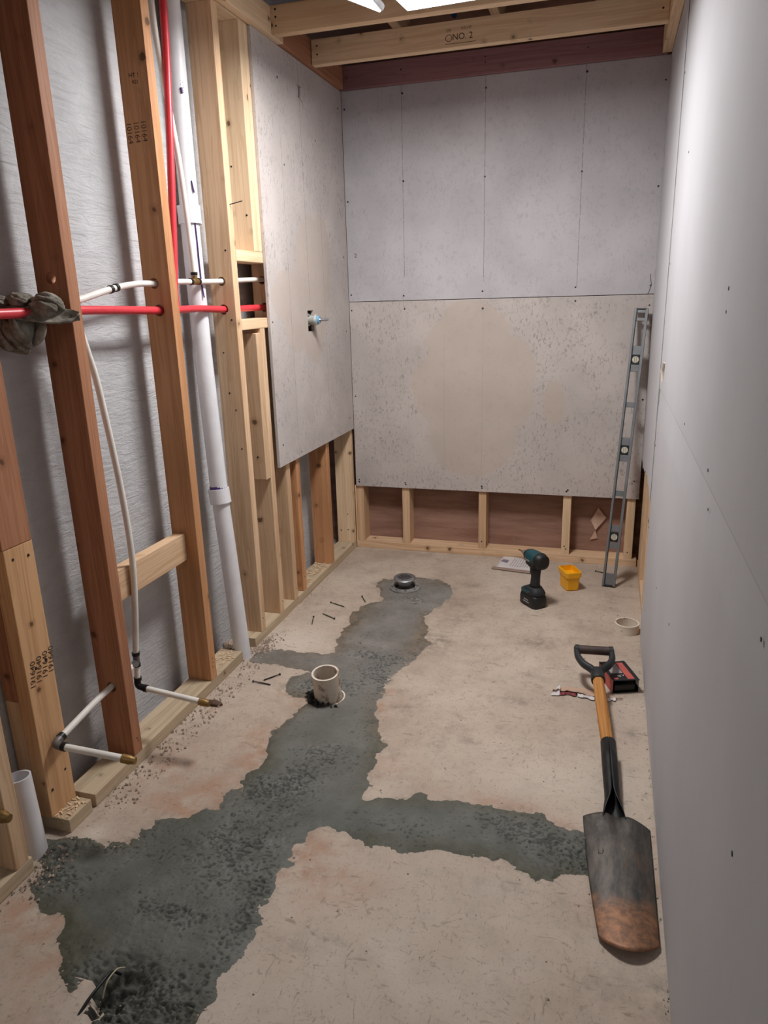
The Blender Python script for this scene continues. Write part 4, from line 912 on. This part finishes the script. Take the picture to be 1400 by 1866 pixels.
# ---------------------------------------------------------------- drain spade
def spade():
    t = tag(empty('drain_spade', (1.29, 1.80, 0)), 'rusty drain spade with a wooden D handle lying by the right drywall', 'shovel')
    m = N('rusty blade'); co = m.tc.outputs['Object']; sp = m.node('ShaderNodeSeparateXYZ'); m.link(co, sp.inputs[0])
    c = m.mix(m.step(m.noise(m.scale(co, (30, 9, 30)), 1, 6, .7), .30, .70), rgb(58, 59, 58), rgb(112, 104, 97))
    c = m.mix(m.math('MULTIPLY', m.step(m.noise(m.scale(co, (22, 7, 20)), 1, 5, .7), .55, .68), .6), c, rgb(112, 84, 64))
    e = m.math('ADD', sp.outputs[1], m.math('MULTIPLY', m.noise(m.scale(co, (26, 12, 1)), 1, 5, .7), -.16))
    rust = m.step(e, 1.285, 1.225)
    rc = m.mix(m.step(m.noise(co, 60, 5, .7), .3, .7), rgb(104, 78, 62), rgb(160, 114, 82))
    c = m.mix(m.math('MULTIPLY', rust, .9), c, rc)
    sc = m.step(m.noise(m.scale(co, (140, 24, 50)), 1, 3, .6, 1.5), .68, .74)
    c = m.mix(m.math('MULTIPLY', sc, .4), c, rgb(160, 156, 152))
    m.bump(m.noise(co, 120, 5, .7), .25, .0015); m.done(c, .52, .45)
    # blade: crowned sheet
    nu, nv = 33, 48; V, F = [], []
    tl, tr, bl_, br = Vector((1.229, 1.612, 0)), Vector((1.389, 1.600, 0)), Vector((1.272, 1.242, 0)), Vector((1.391, 1.250, 0))
    for j in range(nv):
        v = j/(nv-1)
        for i in range(nu):
            uu = i/(nu-1); s = uu*2-1
            p = tl.lerp(tr, uu).lerp(bl_.lerp(br, uu), v)
            p.y -= .034*(1-s*s)*max(0, (v-.80)/.20)**1.3                      # rounded cutting edge
            p.y += .010*(1-v)**6*(1-abs(s))
            p.x += (-.006*math.sin(v*math.pi))*(1-uu)*.8
            z = .003+.024*(1-abs(s)**2.2)*(1-.45*v)+.006*v
            z -= .017*math.exp(-(s/.22)**2)*max(0, 1-v/.28)**1.2              # hollow running into the socket
            p.z = z; V.append(p)
    for j in range(nv-1):
        for i in range(nu-1): F.append((j*nu+i, j*nu+i+1, (j+1)*nu+i+1, (j+1)*nu+i))
    me = mesh('blade', V, F); o = obj('blade', me, m.m, None, None, True)
    md = o.modifiers.new('s', 'SOLIDIFY'); md.thickness = .0022; md.offset = 1; at(o, t)
    # open-backed socket: a folded tube whose lips spread into the blade
    sk = plain('blackened socket', rgb(34, 34, 34), .5, .4, var=.5, bump=.4, bs=90)
    A, B = Vector((1.2865, 1.880, .050)), Vector((1.3045, 1.585, .018)); d = (B-A).normalized()
    s_ = d.cross(Vector((0, 0, 1))).normalized(); up = s_.cross(d).normalized()
    rings, n = [], 29
    for q, r, g in ((0, .0195, 1.5), (.25, .0195, 1.5), (.50, .0190, 2), (.66, .0180, 10), (.74, .0185, 40), (.82, .0215, 90), (.90, .0250, 130), (.96, .0270, 165), (1, .0280, 185)):
        c0 = A.lerp(B, q); G = math.radians(g)/2
        rings.append([c0+s_*math.cos(math.pi/2+G+(2*math.pi-2*G)*k/(n-1))*r+up*math.sin(math.pi/2+G+(2*math.pi-2*G)*k/(n-1))*r*(1 if q < .8 else .9-.25*(q-.8)*5*.6) for k in range(n)])
    V = [v for rr_ in rings for v in rr_]; F = [(i*n+k, i*n+k+1, (i+1)*n+k+1, (i+1)*n+k) for i in range(len(rings)-1) for k in range(n-1)]
    for v in V: v.z = max(v.z, .002)
    o = obj('socket', mesh('socket', V, F), sk, None, None, True); md = o.modifiers.new('s', 'SOLIDIFY'); md.thickness = .0018; at(o, t)
    hw = wood('oiled ash handle', rgb(212, 152, 84), rgb(150, 94, 44), knots=.02)
    C0 = Vector((1.2515, 2.190, .083)); 
    V0 = C0; L = (A.lerp(B, .22)-V0)
    me = tube_mesh('handle', [(0, 0, L.length*k/12) for k in range(13)], [.0168+.0012*math.sin(math.pi*min(1, k/10)) for k in range(13)], seg=24)
    o = obj('handle', me, hw); z = L.normalized(); x = z.cross(Vector((0, 0, 1))).normalized(); y = z.cross(x); M = Matrix((x, y, z)).transposed().to_4x4(); M.translation = V0
    o.matrix_world = M; at(o, t)
    dg_ = plain('dark grip iron', rgb(44, 46, 48), .5, .35, var=.25, bump=.2)
    ax = -z; gx = Vector((1, .13, 0)); gx = (gx-ax*gx.dot(ax)).normalized()
    fp = lambda u_, v_: C0+ax*v_+gx*u_
    at(tube('grip_collar', [fp(0, -.022), fp(0, -.018), fp(0, .018), fp(0, .034)], [.0215, .0225, .0215, .018], dg_, seg=24), t)
    for sg in (-1, 1):
        pp = smooth_path([fp(sg*.004, .022), fp(sg*.018, .044), fp(sg*.040, .070), fp(sg*.054, .105), fp(sg*.057, .140), fp(sg*.057, .166)], 6)
        at(tube('grip_arm', pp, [.013-.004*i/(len(pp)-1) for i in range(len(pp))], dg_, seg=16, flat=1.15), t)
    at(tube('grip_bar', [fp(-.056, .155), fp(.056, .155)], .0150, plain('brown grip sleeve', rgb(66, 50, 44), .6, var=.3), seg=24), t)
    for sg in (-1, 1): at(tube('grip_end', [fp(sg*.049, .155), fp(sg*.062, .155)], .0165, dg_, seg=20), t)
    emb = plain('embossed mark', rgb(84, 74, 66), .5, .3)
    lettering('U', .022, (1.272, 1.478, .0243), (1, -.05, .12), (.05, 1, .03), emb, t, 'embossed_mark')
spade()

# ---------------------------------------------------------------- red and black box
def carton():
    t = tag(empty('cardboard_carton', (1.32, 2.31, 0)), 'small red and black open carton on the slab beside the spade grip', 'box')
    th = math.radians(21); R = Matrix.Translation((1.3005, 2.243, 0)) @ Matrix.Rotation(th, 4, 'Z')
    w, l, h = .088, .128, .047
    blk = plain('black carton', rgb(26, 24, 26), .6); redm = plain('red carton print', rgb(186, 88, 80), .6); gry = plain('grey photo print', rgb(150, 142, 144), .6, var=.3)
    def pt(name, lo, hi, mat, par=t, rot=None):
        o = obj(name, box_mesh(name, lo, hi, .0004), mat); o.matrix_world = R @ (rot or Matrix.Identity(4)); at(o, par); return o
    pt('bottom_panel', (0, 0, 0), (w, l, .0015), blk); pt('back_panel', (0, l-.0015, 0), (w, l, h), blk)
    s = pt('side_panel', (0, 0, 0), (.0015, l, h), redm); pt('side_panel', (w-.0015, 0, 0), (w, l, h-.012), blk)
    tilt = Matrix.Translation((0, 0, h)) @ Matrix.Rotation(.035, 4, 'Y')
    tp = pt('top_panel', (-.001, -.002, 0), (w+.002, l, .0016), blk, rot=tilt)
    pt('red_print', (w*.60, .006, .0017), (w*.86, l-.012, .0020), redm, tp, tilt)
    pt('photo_print', (w*.12, .045, .0017), (w*.57, l-.02, .0020), gry, tp, tilt)
    pt('red_print', (w*.08, .006, .0017), (w*.25, .016, .0020), redm, tp, tilt)
    me = box_mesh('inner_tray', (.008, .006, .003), (w-.008, l-.01, h*.55), .003); o = obj('inner_tray', me, BLACK); o.matrix_world = R; at(o, t)
    pt('flap', (w-.002, -.004, h-.026), (w-.0005, .022, h-.004), PAPER)
    white = plain('carton lettering', rgb(214, 208, 206), .7)
    for k, (txt, px, py) in enumerate((('18', .030, .026), ('V', .045, .030))):
        o = obj('lettering', text_mesh(txt, .014), white); o.matrix_world = R @ tilt @ Matrix.Translation((px, py, .0022)); at(o, tp)
carton()
def torn_card():
    V, F = [], []; n = 26
    for i in range(n):
        u = i/(n-1); x = 1.112+.222*u
        yn = 2.190+.010*math.sin(u*7)+random.uniform(-.004, .004)+.018*u; wf = .050*(math.sin(math.pi*min(1, u*1.05+.04))**.5)+random.uniform(-.003, .003)
        zc = .004+.004*abs(math.sin(u*6))+(.008 if u < .1 else 0)
        V += [(x, yn, zc+.006*(u < .65)), (x, yn+wf*.3, zc), (x, yn+wf, .002+.002*math.sin(u*9)**2)]
    for i in range(n-1):
        for j in range(2): F.append((i*3+j, i*3+3+j, i*3+4+j, i*3+1+j))
    o = obj('torn_card', mesh('torn_card', V, F), KRAFT); md = o.modifiers.new('s', 'SOLIDIFY'); md.thickness = .0012
    tag(o, 'torn strip of brown card lying under the spade handle', 'cardboard')
    V, F = [], []
    def strip(u0, u1, m, name):
        V, F = [], []; k = 8
        for i in range(k):
            u = u0+(u1-u0)*i/(k-1); x = 1.112+.222*u; yn = 2.190+.010*math.sin(u*7)+.018*u
            V += [(x, yn-.001, .0100-.002*(i % 2)), (x, yn-.010-.004*math.sin(i*1.3), .0045)]
        for i in range(k-1): F.append((i*2, i*2+1, i*2+3, i*2+2))
        s = obj(name, mesh(name, V, F), m); md = s.modifiers.new('s', 'SOLIDIFY'); md.thickness = .0008; at(s, o)
    strip(.10, .34, plain('dark red print', rgb(120, 30, 40), .6), 'red_edge'); strip(.36, .60, PAPER, 'white_edge'); strip(.78, .90, PAPER, 'white_edge')
    s = obj('white_corner', mesh('white_corner', [(1.106, 2.178, .004), (1.135, 2.184, .004), (1.134, 2.222, .024)], [(0, 1, 2)]), PAPER); md = s.modifiers.new('s', 'SOLIDIFY'); md.thickness = .0008; at(s, o)
torn_card()
def leaflet():
    n = N('printed leaflet'); co = n.tc.outputs['Object']; sp = n.node('ShaderNodeSeparateXYZ'); n.link(co, sp.inputs[0])
    ln = n.step(n.math('SINE', n.math('MULTIPLY', sp.outputs[0], 520.0)), .2, .6)
    ln = n.math('MULTIPLY', ln, n.step(n.noise(n.scale(co, (20, 160, 1)), 1, 2), .42, .5))
    ln = n.math('MULTIPLY', ln, n.math('MULTIPLY', n.step(sp.outputs[0], -.05, -.045), n.step(sp.outputs[1], -.045, -.035)))
    c = n.mix(n.math('MULTIPLY', ln, .7), rgb(206, 198, 196), rgb(86, 80, 84)); n.done(c, .85)
    V, F = [], []; nx, ny = 14, 12
    for j in range(ny):
        for i in range(nx):
            u, v = i/(nx-1), j/(ny-1); V.append(((u-.5)*.215, (v-.5)*.16-.02*(u-.5), .003+.003*math.sin(u*5+v*3)**2+.010*max(0, v-.8)))
    for j in range(ny-1):
        for i in range(nx-1): F.append((j*nx+i, j*nx+i+1, (j+1)*nx+i+1, (j+1)*nx+i))
    o = obj('leaflet', mesh('leaflet', V, F), n.m, None, None, True); o.location = (.875, 3.372, 0); o.rotation_euler = (0, 0, -.12)
    md = o.modifiers.new('s', 'SOLIDIFY'); md.thickness = .0006
    tag(o, 'crumpled white printed leaflet on the slab behind the driver', 'paper')
    s = obj('picture', mesh('picture', [(-.100, .005, .0085), (-.07, -.004, .0085), (-.066, .028, .0085), (-.094, .034, .0085)], [(0, 1, 2, 3)]), plain('mauve picture', rgb(128, 118, 134), .8)); s.parent = o
    e = obj('folded_edge', box_mesh('folded_edge', (-.118, -.104, .002), (.10, -.078, .008), .002), plain('brown folded edge', rgb(150, 128, 116), .85)); e.parent = o; e.rotation_euler = (.0, 0, -.02)
leaflet()
V = [(1.190, 3.549, .195), (1.222, 3.545, .262), (1.262, 3.546, .213), (1.256, 3.544, .205), (1.214, 3.543, .148), (1.226, 3.549, .105), (1.190, 3.548, .095), (1.212, 3.546, .142)]
sc = obj('paper_scrap', mesh('paper_scrap', V, [(0, 4, 3, 2, 1), (4, 7, 6, 5)]), plain('tan scrap', rgb(200, 168, 148), .85)); md = sc.modifiers.new('s', 'SOLIDIFY'); md.thickness = .001
tag(sc, 'torn tan paper scrap hanging on the brown backing behind the level', 'paper')
lg = tag(empty('bark_scrap', (.045, 1.86, 0)), 'dark brown flake of debris on the slab by the left sill plate', 'debris')
def lump_m(name, c, r, mat, par, seed=1):
    bm = bmesh.new(); bmesh.ops.create_icosphere(bm, subdivisions=3, radius=1)
    for v in bm.verts:
        k = .75+.5*vnoise(np.array([v.co.x*2+v.co.z]), np.array([v.co.y*2-v.co.z]), 1.7, seed)[0]; v.co = Vector((v.co.x*r[0]*k+c[0], v.co.y*r[1]*k+c[1], v.co.z*r[2]*k+c[2]))
    me = bpy.data.meshes.new(name); bm.to_mesh(me); bm.free(); o = obj(name, me, mat, None, None, False); at(o, par); return o
lump_m('flake', (.045, 1.86, .005), (.030, .014, .008), plain('brown flake', rgb(96, 72, 58), .9, var=.4), lg, 4)
# torn wire in the near hole
wr_ = tag(empty('hose_offcut', (.33, .86, 0)), 'black and pale cable ends sticking out of the dark hole in the mortar', 'cable')
at(tube('cable', smooth_path([(.345, .815, -.004), (.348, .845, .006), (.352, .880, .010), (.352, .912, .004), (.356, .930, -.02)]), .0030, BLACK, seg=10), wr_)
at(tube('wire', smooth_path([(.360, .870, -.012), (.360, .888, .008), (.362, .915, .010), (.364, .935, -.006)]), .0016, plain('pale wire', rgb(180, 170, 140), .6), seg=8), wr_)

# ---------------------------------------------------------------- loose deck screws
def deck_screw(a, b, label, mat=NAILG):
    a, b = Vector(a), Vector(b); L = (b-a).length
    pr_ = [(0, .0042), (.0025, .0040), (.005, .0017), (.3*L, .0017)]
    n = max(6, int(L*.7/.0026)); pr_ += [(.3*L+(.66*L)*k/(2*n), .0025 if k % 2 else .0016) for k in range(2*n)]; pr_ += [(L, .0003)]
    o = obj('deck_screw', tube_mesh('deck_screw', [(0, 0, z) for z, r in pr_], [r for z, r in pr_], seg=8), mat)
    z = (b-a).normalized(); x = Vector((0, 0, 1)).cross(z).normalized(); y = z.cross(x); M = Matrix((x, y, z)).transposed().to_4x4(); M.translation = a+Vector((0, 0, .0028)); o.matrix_world = M
    tag(o, label, 'screw', 'loose deck screws on the slab')
deck_screw((.129, 2.727, .0015), (.204, 2.697, 0), 'dark deck screw lying level, second nearest the drain of the four in a loose cluster')
deck_screw((.205, 2.572, .0015), (.136, 2.611, 0), 'dark deck screw pointing left in the middle of the loose cluster')
deck_screw((.112, 2.572, .0015), (.133, 2.500, 0), 'dark deck screw standing lengthwise nearest the sill plate')
deck_screw((.242, 2.821, .0015), (.276, 2.765, 0), 'short dark deck screw at the mortar edge near the drain')
deck_screw((.106, 2.023, .0015), (.177, 2.018, 0), 'grey deck screw lying level left of the cream pipe stub', SCREWM)
deck_screw((.179, 2.092, .0015), (.138, 2.039, 0), 'grey deck screw slanting behind its level twin near the pipe stub', SCREWM)
deck_screw((1.225, 3.36, .0015), (1.305, 3.33, 0), 'dark deck screw on the slab behind the spirit level foot', SCREWM)
